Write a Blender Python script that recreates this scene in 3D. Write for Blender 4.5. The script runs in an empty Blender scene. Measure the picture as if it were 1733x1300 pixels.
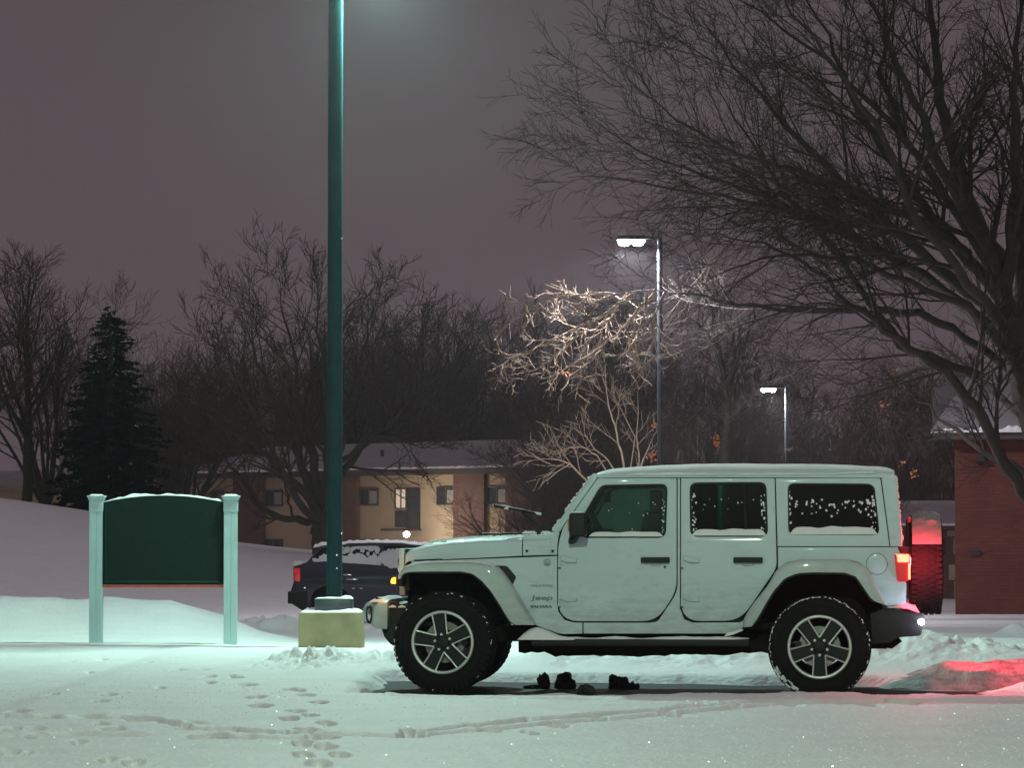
import bpy, bmesh, math, random
import numpy as np
from mathutils import Vector, Matrix

# ------------------------------------------------------------------ camera, world, exposure
scene = bpy.context.scene
COL = scene.collection
F, CX, CY = 5724.0, 866.5, 650.0          # pixels of the 1733 x 1300 photograph
HC = 1.325
PITCH = math.atan(250.0 / F)
cam_d = bpy.data.cameras.new('camera')
cam = bpy.data.objects.new('camera', cam_d)
COL.objects.link(cam)
cam.location = (0, 0, HC)
cam.rotation_euler = (math.pi / 2 + PITCH, 0, 0)
cam_d.sensor_width = 36.0
cam_d.lens = F / 1733.0 * 36.0
cam_d.clip_start = 0.5
cam_d.clip_end = 5000
scene.camera = cam
scene.view_settings.view_transform = 'Standard'
scene.view_settings.look = 'None'
scene.view_settings.exposure = 0.0
scene.view_settings.gamma = 1.0

world = bpy.data.worlds.new('World')
scene.world = world
world.use_nodes = True
wn = world.node_tree
wn.nodes.clear()
wo = wn.nodes.new('ShaderNodeOutputWorld')
bg = wn.nodes.new('ShaderNodeBackground')
tc = wn.nodes.new('ShaderNodeTexCoord')
sx = wn.nodes.new('ShaderNodeSeparateXYZ')
cr = wn.nodes.new('ShaderNodeValToRGB')
ns = wn.nodes.new('ShaderNodeTexNoise')
ns.inputs['Scale'].default_value = 3.0
ns.inputs['Detail'].default_value = 5.0
mx = wn.nodes.new('ShaderNodeMix'); mx.data_type = 'RGBA'; mx.blend_type = 'MULTIPLY'
mx.inputs[0].default_value = 0.35
cr.color_ramp.elements[0].position = 0.0
cr.color_ramp.elements[0].color = (0.112, 0.082, 0.094, 1)
cr.color_ramp.elements[1].position = 1.0
cr.color_ramp.elements[1].color = (0.24, 0.20, 0.225, 1)
e = cr.color_ramp.elements.new(0.09); e.color = (0.106, 0.079, 0.089, 1)
e = cr.color_ramp.elements.new(0.19); e.color = (0.094, 0.080, 0.086, 1)
e = cr.color_ramp.elements.new(0.5); e.color = (0.19, 0.165, 0.185, 1)
wn.links.new(tc.outputs['Generated'], sx.inputs[0])
wn.links.new(sx.outputs['Z'], cr.inputs[0])
wn.links.new(tc.outputs['Generated'], ns.inputs['Vector'])
wn.links.new(cr.outputs[0], mx.inputs[6])
wn.links.new(ns.outputs[0], mx.inputs[7])
wn.links.new(mx.outputs[2], bg.inputs[0])
bg.inputs[1].default_value = 1.18
wn.links.new(bg.outputs[0], wo.inputs[0])

# ------------------------------------------------------------------ helpers
def ray(px, py):
    x = (px - CX) / F; yu = (CY - py) / F
    return Vector((x, math.cos(PITCH) - yu * math.sin(PITCH), math.sin(PITCH) + yu * math.cos(PITCH)))
def P(px, py, Y):
    r = ray(px, py); t = Y / r.y
    return Vector((r.x * t, Y, HC + r.z * t))

class Frame:
    """a vehicle's own axes: x along it (to the rear in the photo's right), y away from the camera, z up"""
    def __init__(s, O, yaw):
        s.O = Vector(O); s.yaw = yaw
        s.u = Vector((math.cos(yaw), -math.sin(yaw), 0)); s.v = Vector((math.sin(yaw), math.cos(yaw), 0))
    def J(s, px, py, v=0.0):
        r = ray(px, py); c = Vector((0, 0, HC))
        t = (v + (s.O - c).dot(s.v)) / r.dot(s.v)
        p = c + r * t - s.O
        return p.dot(s.u), p.z
    def JV(s, px, py, vf):
        z = s.J(px, py, vf(1.0))[1]
        for _ in range(4):
            u, z = s.J(px, py, vf(z))
        return u, z

def tag(o, label=None, cat=None, group=None, kind=None):
    if label: o['label'] = label
    if cat: o['category'] = cat
    if group: o['group'] = group
    if kind: o['kind'] = kind
    return o
def empty(name, loc, rz=0.0, parent=None):
    o = bpy.data.objects.new(name, None); COL.objects.link(o)
    o.location = loc; o.rotation_euler = (0, 0, rz)
    o.empty_display_size = 0.2
    if parent: o.parent = parent
    return o
def copy_tree(o, parent=None):
    c = o.copy(); COL.objects.link(c); c.parent = parent
    for ch in list(o.children): copy_tree(ch, c)
    return c

def finish(me, mat, angle=32):
    if mat is not None: me.materials.append(mat)
    if angle:
        me.shade_smooth()
        me.set_sharp_from_angle(angle=math.radians(angle))

class MB:
    """collects shapes for ONE mesh"""
    def __init__(s): s.v = []; s.f = []
    def add(s, vs, fs):
        b = len(s.v); s.v += [tuple(x) for x in vs]; s.f += [tuple(i + b for i in q) for q in fs]; return s
    def box(s, c, d, rot=None, taper=1.0):
        hx, hy, hz = d[0] / 2, d[1] / 2, d[2] / 2
        vs = []
        for sz in (-1, 1):
            k = taper if sz > 0 else 1.0
            for (a, b) in ((-1, -1), (1, -1), (1, 1), (-1, 1)):
                q = Vector((a * hx * k, b * hy * k, sz * hz))
                if rot is not None: q = rot @ q
                vs.append(q + Vector(c))
        return s.add(vs, [(3, 2, 1, 0), (4, 5, 6, 7), (0, 1, 5, 4), (1, 2, 6, 5), (2, 3, 7, 6), (3, 0, 4, 7)])
    def hexa(s, p):
        """8 corners: bottom ring then top ring"""
        return s.add(p, [(3, 2, 1, 0), (4, 5, 6, 7), (0, 1, 5, 4), (1, 2, 6, 5), (2, 3, 7, 6), (3, 0, 4, 7)])
    def tube(s, pts, rad, n=8, caps=True, flat=1.0):
        pts = [Vector(p) for p in pts]
        if not hasattr(rad, '__len__'): rad = [rad] * len(pts)
        vs = []; fs = []
        U = None
        for i, p in enumerate(pts):
            t = (pts[min(i + 1, len(pts) - 1)] - pts[max(i - 1, 0)]).normalized()
            if U is None:
                U = t.orthogonal().normalized()
            U = (U - t * U.dot(t)).normalized()
            V = t.cross(U)
            for k in range(n):
                a = 2 * math.pi * (k + .5) / n
                vs.append(p + (U * math.cos(a) + V * math.sin(a) * flat) * rad[i])
        for i in range(len(pts) - 1):
            for k in range(n):
                k2 = (k + 1) % n
                fs.append((i * n + k, i * n + k2, (i + 1) * n + k2, (i + 1) * n + k))
        if caps:
            fs.append(tuple(range(n - 1, -1, -1)))
            fs.append(tuple((len(pts) - 1) * n + k for k in range(n)))
        return s.add(vs, fs)
    def lathe(s, prof, n=48, c=(0, 0, 0), axis='y', close=False):
        """prof: list of (radius, height along the axis)"""
        vs = []; fs = []
        for (r, h) in prof:
            for k in range(n):
                a = 2 * math.pi * k / n
                x, z = r * math.cos(a), r * math.sin(a)
                q = (x, h, z) if axis == 'y' else ((x, z, h) if axis == 'z' else (h, x, z))
                vs.append((q[0] + c[0], q[1] + c[1], q[2] + c[2]))
        m = len(prof)
        for i in range(m - 1 + (1 if close else 0)):
            j = (i + 1) % m
            for k in range(n):
                k2 = (k + 1) % n
                fs.append((i * n + k, i * n + k2, j * n + k2, j * n + k))
        return s.add(vs, fs)
    def prism(s, poly, y0, y1):
        """poly in (x, z), extruded along y"""
        n = len(poly)
        vs = [(x, y0, z) for x, z in poly] + [(x, y1, z) for x, z in poly]
        fs = [tuple(range(n)), tuple(range(2 * n - 1, n - 1, -1))]
        fs += [(i, i + n, (i + 1) % n + n, (i + 1) % n) for i in range(n)]
        return s.add(vs, fs)
    def grid(s, rows):
        n = len(rows[0]); vs = [p for r in rows for p in r]; fs = []
        for i in range(len(rows) - 1):
            for k in range(n - 1):
                fs.append((i * n + k, i * n + k + 1, (i + 1) * n + k + 1, (i + 1) * n + k))
        return s.add(vs, fs)
    def mesh(s, me):
        vs = [v.co[:] for v in me.vertices]; fs = [tuple(p.vertices) for p in me.polygons]
        return s.add(vs, fs)
    def mirror(s, vc):
        n = MB(); n.v = [(x, 2 * vc - y, z) for x, y, z in s.v]; n.f = [tuple(reversed(q)) for q in s.f]; return n
    def build(s, name, mat, parent=None, origin=None, loc=None, angle=32, recalc=True, bevel=0.0, seg=2):
        me = bpy.data.meshes.new(name)
        vs = s.v
        if origin is not None:
            ox, oy, oz = origin
            vs = [(x - ox, y - oy, z - oz) for x, y, z in vs]
        me.from_pydata(vs, [], s.f)
        if recalc or bevel:
            bm = bmesh.new(); bm.from_mesh(me)
            bmesh.ops.recalc_face_normals(bm, faces=bm.faces)
            if bevel:
                ed = [x for x in bm.edges if len(x.link_faces) == 2 and x.calc_face_angle(0) > math.radians(35)]
                bmesh.ops.bevel(bm, geom=ed, offset=bevel, segments=seg, affect='EDGES', profile=.6, clamp_overlap=True)
            bm.to_mesh(me); bm.free()
        finish(me, mat, angle)
        o = bpy.data.objects.new(name, me); COL.objects.link(o)
        if parent: o.parent = parent
        if loc is not None: o.location = loc
        elif origin is not None and parent is None: o.location = origin
        return o

def hash2(ix, iy, seed):
    h = np.sin(ix * 127.1 + iy * 311.7 + seed * 74.7) * 43758.5453
    return h - np.floor(h)
def vnoise(x, y, seed=0):
    ix = np.floor(x); iy = np.floor(y); fx = x - ix; fy = y - iy
    fx = fx * fx * (3 - 2 * fx); fy = fy * fy * (3 - 2 * fy)
    a = hash2(ix, iy, seed); b = hash2(ix + 1, iy, seed); c = hash2(ix, iy + 1, seed); d = hash2(ix + 1, iy + 1, seed)
    return (a * (1 - fx) + b * fx) * (1 - fy) + (c * (1 - fx) + d * fx) * fy - .5
def fbm(x, y, oct=4, seed=0):
    s = 0; a = 1.0
    for k in range(oct):
        s = s + a * vnoise(x * 2 ** k + 13.7 * k, y * 2 ** k - 7.1 * k, seed + k); a *= .5
    return s
def sstep(a, b, x):
    t = np.clip((x - a) / (b - a), 0, 1); return t * t * (3 - 2 * t)

# ------------------------------------------------------------------ materials
def mat(name, col, rough=.6, metal=0.0, var=.12, vscale=8.0, bump=0.0, bscale=60.0, coat=0.0, spec=.5, emit=None, estr=0.0, col2=None, detail=4.0):
    m = bpy.data.materials.new(name); m.use_nodes = True
    t = m.node_tree; b = t.nodes['Principled BSDF']
    b.inputs['Roughness'].default_value = rough
    b.inputs['Metallic'].default_value = metal
    b.inputs['Coat Weight'].default_value = coat
    b.inputs['Coat Roughness'].default_value = .05
    b.inputs['Specular IOR Level'].default_value = spec
    c = t.nodes.new('ShaderNodeTexCoord')
    n = t.nodes.new('ShaderNodeTexNoise'); n.inputs['Scale'].default_value = vscale; n.inputs['Detail'].default_value = detail
    r = t.nodes.new('ShaderNodeValToRGB')
    lo = tuple(x * (1 - var) for x in col) if col2 is None else col2
    r.color_ramp.elements[0].position = .3; r.color_ramp.elements[0].color = (*lo, 1)
    r.color_ramp.elements[1].position = .7; r.color_ramp.elements[1].color = (*[min(1, x * (1 + var * .5)) if col2 is None else x for x in col], 1)
    t.links.new(c.outputs['Object'], n.inputs['Vector']); t.links.new(n.outputs[0], r.inputs[0]); t.links.new(r.outputs[0], b.inputs['Base Color'])
    if bump:
        n2 = t.nodes.new('ShaderNodeTexNoise'); n2.inputs['Scale'].default_value = bscale; n2.inputs['Detail'].default_value = 5
        bp = t.nodes.new('ShaderNodeBump'); bp.inputs['Strength'].default_value = 1.0; bp.inputs['Distance'].default_value = bump
        t.links.new(c.outputs['Object'], n2.inputs['Vector']); t.links.new(n2.outputs[0], bp.inputs['Height']); t.links.new(bp.outputs[0], b.inputs['Normal'])
    if emit is not None:
        b.inputs['Emission Color'].default_value = (*emit, 1); b.inputs['Emission Strength'].default_value = estr
    return m
def glass(name, tint, gloss_rough=.02, dens=1.0, milk=0.0, milkcol=(.6, .8, .7)):
    """a pane: see-through with a tint, a mirror sheen by angle, and optionally a film of frost"""
    m = bpy.data.materials.new(name); m.use_nodes = True
    t = m.node_tree; t.nodes.remove(t.nodes['Principled BSDF']); out = t.nodes['Material Output']
    tr = t.nodes.new('ShaderNodeBsdfTransparent'); tr.inputs[0].default_value = (*tint, 1)
    gl = t.nodes.new('ShaderNodeBsdfGlossy'); gl.inputs['Roughness'].default_value = gloss_rough; gl.inputs[0].default_value = (.9, .95, .92, 1)
    fr = t.nodes.new('ShaderNodeFresnel'); fr.inputs[0].default_value = 1.5
    mixs = t.nodes.new('ShaderNodeMixShader')
    t.links.new(fr.outputs[0], mixs.inputs[0]); t.links.new(tr.outputs[0], mixs.inputs[1]); t.links.new(gl.outputs[0], mixs.inputs[2])
    last = mixs
    if milk > 0:
        df = t.nodes.new('ShaderNodeBsdfTranslucent'); df.inputs[0].default_value = (*milkcol, 1)
        d2 = t.nodes.new('ShaderNodeBsdfDiffuse'); d2.inputs[0].default_value = (*milkcol, 1)
        m0 = t.nodes.new('ShaderNodeMixShader'); m0.inputs[0].default_value = .4
        t.links.new(df.outputs[0], m0.inputs[1]); t.links.new(d2.outputs[0], m0.inputs[2])
        c = t.nodes.new('ShaderNodeTexCoord'); n = t.nodes.new('ShaderNodeTexNoise'); n.inputs['Scale'].default_value = 5; n.inputs['Detail'].default_value = 6
        mr = t.nodes.new('ShaderNodeMapRange'); mr.inputs[1].default_value = .3; mr.inputs[2].default_value = .7; mr.inputs[3].default_value = milk * .5; mr.inputs[4].default_value = milk
        t.links.new(c.outputs['Object'], n.inputs['Vector']); t.links.new(n.outputs[0], mr.inputs[0])
        m1 = t.nodes.new('ShaderNodeMixShader')
        t.links.new(mr.outputs[0], m1.inputs[0]); t.links.new(mixs.outputs[0], m1.inputs[1]); t.links.new(m0.outputs[0], m1.inputs[2]); last = m1
    t.links.new(last.outputs[0], out.inputs[0])
    return m
def brick_mat(name, c1, c2, mortar, scale=1.0):
    m = bpy.data.materials.new(name); m.use_nodes = True
    t = m.node_tree; b = t.nodes['Principled BSDF']; b.inputs['Roughness'].default_value = .85
    c = t.nodes.new('ShaderNodeTexCoord'); mp = t.nodes.new('ShaderNodeMapping')
    mp.inputs['Rotation'].default_value = (math.pi / 2, 0, 0)
    br = t.nodes.new('ShaderNodeTexBrick')
    br.inputs['Color1'].default_value = (*c1, 1); br.inputs['Color2'].default_value = (*c2, 1); br.inputs['Mortar'].default_value = (*mortar, 1)
    br.inputs['Scale'].default_value = scale; br.inputs['Brick Width'].default_value = .23; br.inputs['Row Height'].default_value = .08; br.inputs['Mortar Size'].default_value = .008
    n = t.nodes.new('ShaderNodeTexNoise'); n.inputs['Scale'].default_value = 1.3; n.inputs['Detail'].default_value = 5
    mxn = t.nodes.new('ShaderNodeMix'); mxn.data_type = 'RGBA'; mxn.blend_type = 'MULTIPLY'; mxn.inputs[0].default_value = .6
    cr2 = t.nodes.new('ShaderNodeValToRGB'); cr2.color_ramp.elements[0].position = .3; cr2.color_ramp.elements[0].color = (.55, .5, .5, 1); cr2.color_ramp.elements[1].position = .7; cr2.color_ramp.elements[1].color = (1, 1, 1, 1)
    t.links.new(c.outputs['Object'], mp.inputs[0]); t.links.new(mp.outputs[0], br.inputs['Vector']); t.links.new(c.outputs['Object'], n.inputs['Vector'])
    t.links.new(n.outputs[0], cr2.inputs[0]); t.links.new(br.outputs[0], mxn.inputs[6]); t.links.new(cr2.outputs[0], mxn.inputs[7]); t.links.new(mxn.outputs[2], b.inputs['Base Color'])
    bp = t.nodes.new('ShaderNodeBump'); bp.inputs['Distance'].default_value = .01; t.links.new(br.outputs[1], bp.inputs['Height']); bp.invert = True; t.links.new(bp.outputs[0], b.inputs['Normal'])
    return m

M = {}
M['snow'] = mat('snow', (.82, .82, .83), .65, var=.05, vscale=2.0, bump=.016, bscale=22, spec=.3)
M['snowcap'] = mat('settled_snow', (.85, .85, .86), .7, var=.04, bump=.006, bscale=90, spec=.25)
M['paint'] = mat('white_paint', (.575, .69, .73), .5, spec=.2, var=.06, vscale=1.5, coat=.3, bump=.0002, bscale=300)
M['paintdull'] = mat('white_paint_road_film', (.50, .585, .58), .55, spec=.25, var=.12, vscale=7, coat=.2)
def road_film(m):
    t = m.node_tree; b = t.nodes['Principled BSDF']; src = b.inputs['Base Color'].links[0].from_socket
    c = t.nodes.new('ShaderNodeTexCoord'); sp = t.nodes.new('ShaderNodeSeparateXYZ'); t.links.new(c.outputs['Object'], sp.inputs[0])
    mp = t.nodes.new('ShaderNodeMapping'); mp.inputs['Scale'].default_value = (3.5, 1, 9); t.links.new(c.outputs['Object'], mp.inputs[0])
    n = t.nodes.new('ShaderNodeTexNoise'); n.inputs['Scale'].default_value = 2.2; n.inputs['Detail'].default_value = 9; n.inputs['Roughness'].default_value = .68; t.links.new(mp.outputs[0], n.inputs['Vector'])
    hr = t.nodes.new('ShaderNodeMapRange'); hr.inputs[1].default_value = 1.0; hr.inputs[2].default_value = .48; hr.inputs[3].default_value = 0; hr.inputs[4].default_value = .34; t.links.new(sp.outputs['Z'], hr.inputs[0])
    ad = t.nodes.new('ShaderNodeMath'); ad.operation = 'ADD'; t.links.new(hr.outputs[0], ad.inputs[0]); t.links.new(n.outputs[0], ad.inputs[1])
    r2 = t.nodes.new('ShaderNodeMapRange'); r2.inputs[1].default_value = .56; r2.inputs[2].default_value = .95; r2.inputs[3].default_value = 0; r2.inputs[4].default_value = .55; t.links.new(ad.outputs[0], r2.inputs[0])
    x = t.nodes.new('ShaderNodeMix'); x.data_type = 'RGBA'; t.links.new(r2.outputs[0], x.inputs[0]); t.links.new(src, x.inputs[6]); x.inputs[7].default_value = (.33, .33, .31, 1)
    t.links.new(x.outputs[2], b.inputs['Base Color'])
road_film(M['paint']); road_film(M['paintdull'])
M['rubber'] = mat('black_rubber', (.007, .007, .0075), .85, spec=.25, var=.3, vscale=25, bump=.001, bscale=200)
M['plastic'] = mat('black_plastic', (.011, .011, .012), .6, spec=.35, var=.3, vscale=30, bump=.0008, bscale=400)
M['under'] = mat('underbody_grime', (.014, .010, .008), .9, spec=.15, var=.5, vscale=9, bump=.004, bscale=40)
M['silver'] = mat('machined_alloy', (.66, .68, .67), .42, metal=.45, var=.08, vscale=20)
M['pocket'] = mat('grey_wheel_paint', (.018, .023, .022), .6, spec=.2, var=.15, vscale=20)
M['disc'] = mat('brake_disc_steel', (.28, .27, .27), .45, metal=.5, var=.2, vscale=30)
M['chrome'] = mat('chrome', (.7, .72, .72), .12, metal=1.0, var=.03)
M['seat'] = mat('seat_cloth', (.06, .065, .06), .9, var=.2, vscale=30, bump=.002, bscale=120)
M['headliner'] = mat('headliner', (.05, .05, .05), .9, var=.1)
M['badge'] = mat('badge_grey', (.20, .22, .22), .4, metal=.3, var=.1)
M['badge2'] = mat('badge_dark', (.045, .05, .05), .4, var=.1)
M['glass'] = glass('clear_glass', (.55, .68, .62), milk=.035)
M['tint'] = glass('dark_tinted_glass', (.06, .05, .055))
M['frost'] = glass('frosted_glass', (.3, .36, .33), gloss_rough=.3, milk=.8, milkcol=(.30, .42, .36))
M['red'] = mat('red_lens', (.5, .01, .015), .2, var=.1, coat=.5, emit=(1, .03, .04), estr=.25)
M['redhot'] = mat('lit_red_lens', (.6, .02, .02), .2, var=.1, emit=(1, .06, .03), estr=14)
M['amberhot'] = mat('lit_amber_lens', (.8, .3, .02), .2, var=.1, emit=(1, .24, .015), estr=7.0)
M['amberlens'] = mat('amber_lens', (.50, .17, .05), .3, var=.1)
M['whitehot'] = mat('lit_white_lens', (.8, .8, .9), .2, var=.05, emit=(.86, .86, 1), estr=45)
M['lampglass'] = mat('lit_lamp_lens', (.8, .8, .9), .2, var=.05, emit=(.93, .93, 1), estr=120)
M['polegreen'] = mat('dark_green_pole_paint', (.008, .034, .040), .45, var=.25, vscale=6, bump=.0006, bscale=90, coat=0, spec=.12)
M['poledark'] = mat('dark_bronze_pole_paint', (.045, .05, .06), .4, var=.2, vscale=6, coat=.1)
M['concrete'] = mat('yellow_painted_concrete', (.36, .30, .17), .8, vscale=5, col2=(.25, .21, .12), bump=.004, bscale=30, detail=9)
M['signgreen'] = mat('dark_green_sign_face', (.003, .017, .013), .7, spec=.2, var=.2, vscale=20)
M['signpost'] = mat('pale_green_post', (.40, .55, .55), .5, var=.08, vscale=4)
M['signred'] = mat('red_sign_rail', (.55, .10, .06), .6, var=.12, vscale=10)
M['asphalt'] = mat('wet_asphalt', (.038, .032, .034), .8, spec=.25, vscale=3, col2=(.07, .06, .06), bump=.004, bscale=120, detail=8)
M['suv'] = mat('dark_blue_paint', (.016, .013, .042), .3, var=.2, vscale=3, coat=.7)
M['bark'] = mat('grey_bark', (.07, .058, .05), .9, var=.35, vscale=7, bump=.01, bscale=30)
M['barkpale_lit'] = mat('pale_and_lit_bark', (.40, .30, .215), .85, var=.3, vscale=9, bump=.006, bscale=40)  # pale stems' own bark; also paints lamplight onto the big tree's limb ends
M['barkbig'] = mat('brown_grey_bark', (.060, .044, .037), .9, var=.35, vscale=5, bump=.012, bscale=25)
M['twig'] = mat('brown_twigs', (.085, .052, .042), .9, var=.3, vscale=3)
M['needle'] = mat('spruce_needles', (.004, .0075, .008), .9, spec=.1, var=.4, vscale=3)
M['leaf'] = mat('dead_orange_leaf', (.55, .20, .07), .7, var=.3, vscale=9)
M['brickA'] = brick_mat('brown_brick', (.17, .080, .06), (.20, .10, .075), (.17, .13, .11))
M['brickB'] = brick_mat('red_brick', (.135, .030, .021), (.18, .042, .030), (.11, .045, .036))
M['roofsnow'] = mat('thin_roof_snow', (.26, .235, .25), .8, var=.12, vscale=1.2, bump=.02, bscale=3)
M['beige'] = mat('beige_siding', (.46, .35, .235), .8, var=.08, vscale=2)
M['fascia'] = mat('dark_fascia', (.08, .06, .055), .7, var=.15)
M['winframe'] = mat('window_frame', (.10, .09, .085), .5, var=.1)
M['winpane'] = mat('dark_window_pane', (.05, .055, .06), .12, var=.3, vscale=3)
M['curtain'] = mat('drawn_curtain', (.34, .31, .28), .8, var=.2, vscale=14)
M['litpane'] = mat('lit_window_pane', (.6, .5, .4), .4, var=.2, vscale=3, emit=(1, .82, .62), estr=.42)
M['clod'] = mat('dirty_slush', (.075, .072, .07), .85, col2=(.010, .009, .008), vscale=26, bump=.01, bscale=60)
M['clay'] = mat('dark_louvre', (.03, .025, .025), .7)

# ------------------------------------------------------------------ lamps of the place
def lamp(name, kind, loc, power, col, radius=.15, spot=None, aim=None, parent=None, blend=.5):
    l = bpy.data.lights.new(name, kind); l.energy = power; l.color = col
    l.shadow_soft_size = radius
    if kind == 'SPOT': l.spot_size = math.radians(spot); l.spot_blend = blend
    o = bpy.data.objects.new(name, l); COL.objects.link(o); o.location = loc
    if aim is not None:
        d = Vector(aim) - Vector(loc); o.rotation_euler = d.to_track_quat('-Z', 'Y').to_euler()
    if parent: o.parent = parent
    return o

# ------------------------------------------------------------------ ground
def interp(x, pts):
    xs = np.array([p[0] for p in pts], float); ys = np.array([p[1] for p in pts], float)
    return np.interp(x, xs, ys)
FOOT = [(432,1180,30,.5),(440,1195,34,.6),(505,1170,22,.4),(520,1178,24,.45),(488,1168,20,.35),(500,1205,28,.55),(540,1190,22,.4),(490,1218,26,.5),(525,1213,22,.45),
        (520,1237,30,.55),(552,1226,24,.5),(500,1244,22,.5),(530,1252,26,.5),(560,1250,22,.45),(512,1262,28,.55),(548,1266,30,.5),(515,1279,28,.5),(575,1279,26,.55),(540,1293,34,.6),
        (300,1134,26,.35),(345,1134,20,.4),(356,1145,18,.45),(402,1146,20,.4),(355,1156,18,.35),(420,1160,30,.35),(392,1144,14,.3),
        (120,1112,18,.3),(170,1109,18,.4),(250,1122,14,.3),(150,1131,14,.3),(85,1175,26,.4),(185,1176,22,.35),(30,1202,34,.45),(170,1187,26,.35),
        (20,1233,34,.45),(60,1244,40,.5),(130,1253,26,.45),(190,1232,36,.35),(170,1223,20,.3),(10,1270,40,.55),(45,1273,16,.4),(180,1285,26,.45),(225,1290,34,.45),
        (700,1245,44,.6),(690,1238,24,.4),(905,1220,26,.45),(940,1230,40,.6),(1010,1216,30,.4),(900,1241,20,.35),(1130,1207,30,.4),(1150,1213,44,.5),(1195,1194,36,.5),(1240,1196,22,.45),(800,1229,22,.35),(830,1236,30,.3),(1340,1195,30,.45),(1420,1190,34,.5),(1470,1193,30,.5),(1530,1190,40,.4),(270,1165,14,.2),
        (150,1212,60,.35),(80,1213,50,.3),(240,1216,50,.45),(320,1226,50,.6),(350,1247,60,.5),(420,1252,30,.5),(390,1238,30,.45),(60,1232,30,.4),(450,1243,30,.4)]
GROOVE = [[(0,1212),(90,1213),(200,1212),(260,1216),(300,1224),(325,1234)],[(300,1232),(380,1236),(460,1243),(560,1246),(700,1247),(820,1236),(960,1224),(1080,1214),(1200,1203),(1330,1192),(1500,1189),(1733,1183)],
          [(330,1247),(470,1254),(560,1253)],[(650,1176),(800,1180),(1000,1183),(1200,1187),(1400,1190)],[(0,1245),(120,1240),(250,1243)],[(700,1240),(860,1224),(1000,1211),(1150,1200),(1300,1190),(1500,1186)],[(480,1130),(600,1122)]]
def onplane(px, py, z=.09):
    r = ray(px, py); t = (z - HC) / r.z
    return r.x * t, r.y * t
def ground_h(X, Y):
    X = np.asarray(X, float); Y = np.asarray(Y, float)
    px = CX + F * X / np.maximum(Y, 12.0)
    base = interp(Y, [(-200, .09), (36, .09), (48, -.15), (60, -.42), (71, -.585), (82, -.64), (100, -.78), (160, -1.3), (400, -2.2), (2000, -2.5)])
    # hill on the left, cresting at 112 m
    zc = interp(px, [(-3000, 5.2), (-500, 3.6), (0, 2.50), (150, 2.05), (400, 1.02), (530, .73), (700, .30), (860, -.85), (5000, -.9)])
    k = sstep(78, 112, Y) * (1 - .75 * sstep(116, 150, Y)) * (1 - sstep(300, 600, Y))
    h = base + (zc - base) * k
    # ploughed mound behind the sign
    zm = interp(px, [(-900, .60), (0, .56), (70, .52), (110, .50), (180, .55), (290, .50), (380, .30), (440, .10), (510, -.02), (900, -.02)])
    h = h + zm * np.exp(-((Y - 44.5) / 3.4) ** 2) * (1 + .10 * fbm(X * 1.3, Y * .9, 4, 5))
    # broken bank between mound and road
    rb = np.exp(-((Y - 53) / 1.6) ** 2) * sstep(250, 420, px) * (1 - sstep(560, 700, px))
    h = h + rb * (.13 + .30 * np.maximum(fbm(X * 3, Y * 2, 4, 9), -.1))
    # general undulation
    h = h + .020 * fbm(X * .7, Y * .35, 3, 1) * sstep(0, 10, Y) + .008 * fbm(X * 4, Y * 3, 5, 2)
    h = h + .14 * fbm(X * .12, Y * .07, 3, 31) * sstep(75, 95, Y)
    # shallow step at the left foreground
    yl = 36.2 + .9 * fbm(X * .8, X * 0 + 3, 3, 12)
    h = h - .05 * sstep(yl + .6, yl - .6, Y) * sstep(0, .4, -X - 3.4) 
    # kicked-up snow
    for (cx, cy, sx_, sy_, a, fr) in ((530, 1122, .40, 1.4, .13, 7), (650, 1120, .5, 1.6, .07, 6)):
        wx, wy = onplane(cx, cy)
        g = np.exp(-((X - wx) / sx_) ** 2 - ((Y - wy) / sy_) ** 2)
        h = h + g * a * (np.abs(fbm(X * fr, Y * fr * .6, 4, 21)) * 2.4)
    # trampled bank behind the car
    g = np.exp(-((Y - 32.3) / 1.3) ** 2) * sstep(.0, .6, X + .2)
    h = h + g * (.05 + .17 * np.abs(fbm(X * 2.9, Y * 1.8, 5, 33)) + .06 * fbm(X * 9, Y * 7, 4, 34))
    # cleared strip under the car
    e1 = 26.45 + .16 * fbm(X * 2.2, X * 0 + 1, 4, 3) + .09 * fbm(X * 7, X * 0 + 5, 4, 4) - .10 * sstep(1.0, 4.2, X)
    e2 = interp(X, [(-3, 29.9), (-1, 30.0), (1.5, 29.5), (3.3, 28.7), (6, 28.6)]) + .2 * fbm(X * 2.0, X * 0 + 9, 4, 6)
    s = sstep(e1 - .10, e1 + .06, Y) * (1 - sstep(e2 - .05, e2 + .22, Y)) * sstep(-1.32, -1.02, X + .12 * fbm(Y * 3, X * 0, 3, 8))
    h = h - .030 * np.exp(-((Y - e1) / .55) ** 2) * sstep(-1.6, -1.0, X)
    # lip of pushed snow on its near edge
    lip = np.exp(-((Y - (e1 - .28)) / .22) ** 2) * sstep(-1.3, -.6, X)
    h = h + lip * (-.008 + .05 * np.maximum(fbm(X * 3.1, Y * 2, 4, 14), -.05))
    h = h * (1 - s) + (-.04 + .035 * np.maximum(fbm(X * 5, Y * 4, 4, 41) - .05, 0)) * s
    # hollow and heaps at the right, behind the car
    hol = np.exp(-((X - 4.15) / .85) ** 2 - ((Y - 29.9) / 1.0) ** 2)
    r1 = np.exp(-((X - 3.95) / .75) ** 2 - ((Y - 31.6) / .55) ** 2)
    r3 = np.exp(-((X - 4.5) / .8) ** 2 - ((Y - 30.9) / .45) ** 2)
    r2 = np.exp(-((X - 4.22) / .36) ** 2 - ((Y - 27.6) / .40) ** 2)
    h = h + r1 * (.13 + .22 * np.abs(fbm(X * 4.5, Y * 3, 4, 51))) + r2 * .13 + r3 * .10
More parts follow.
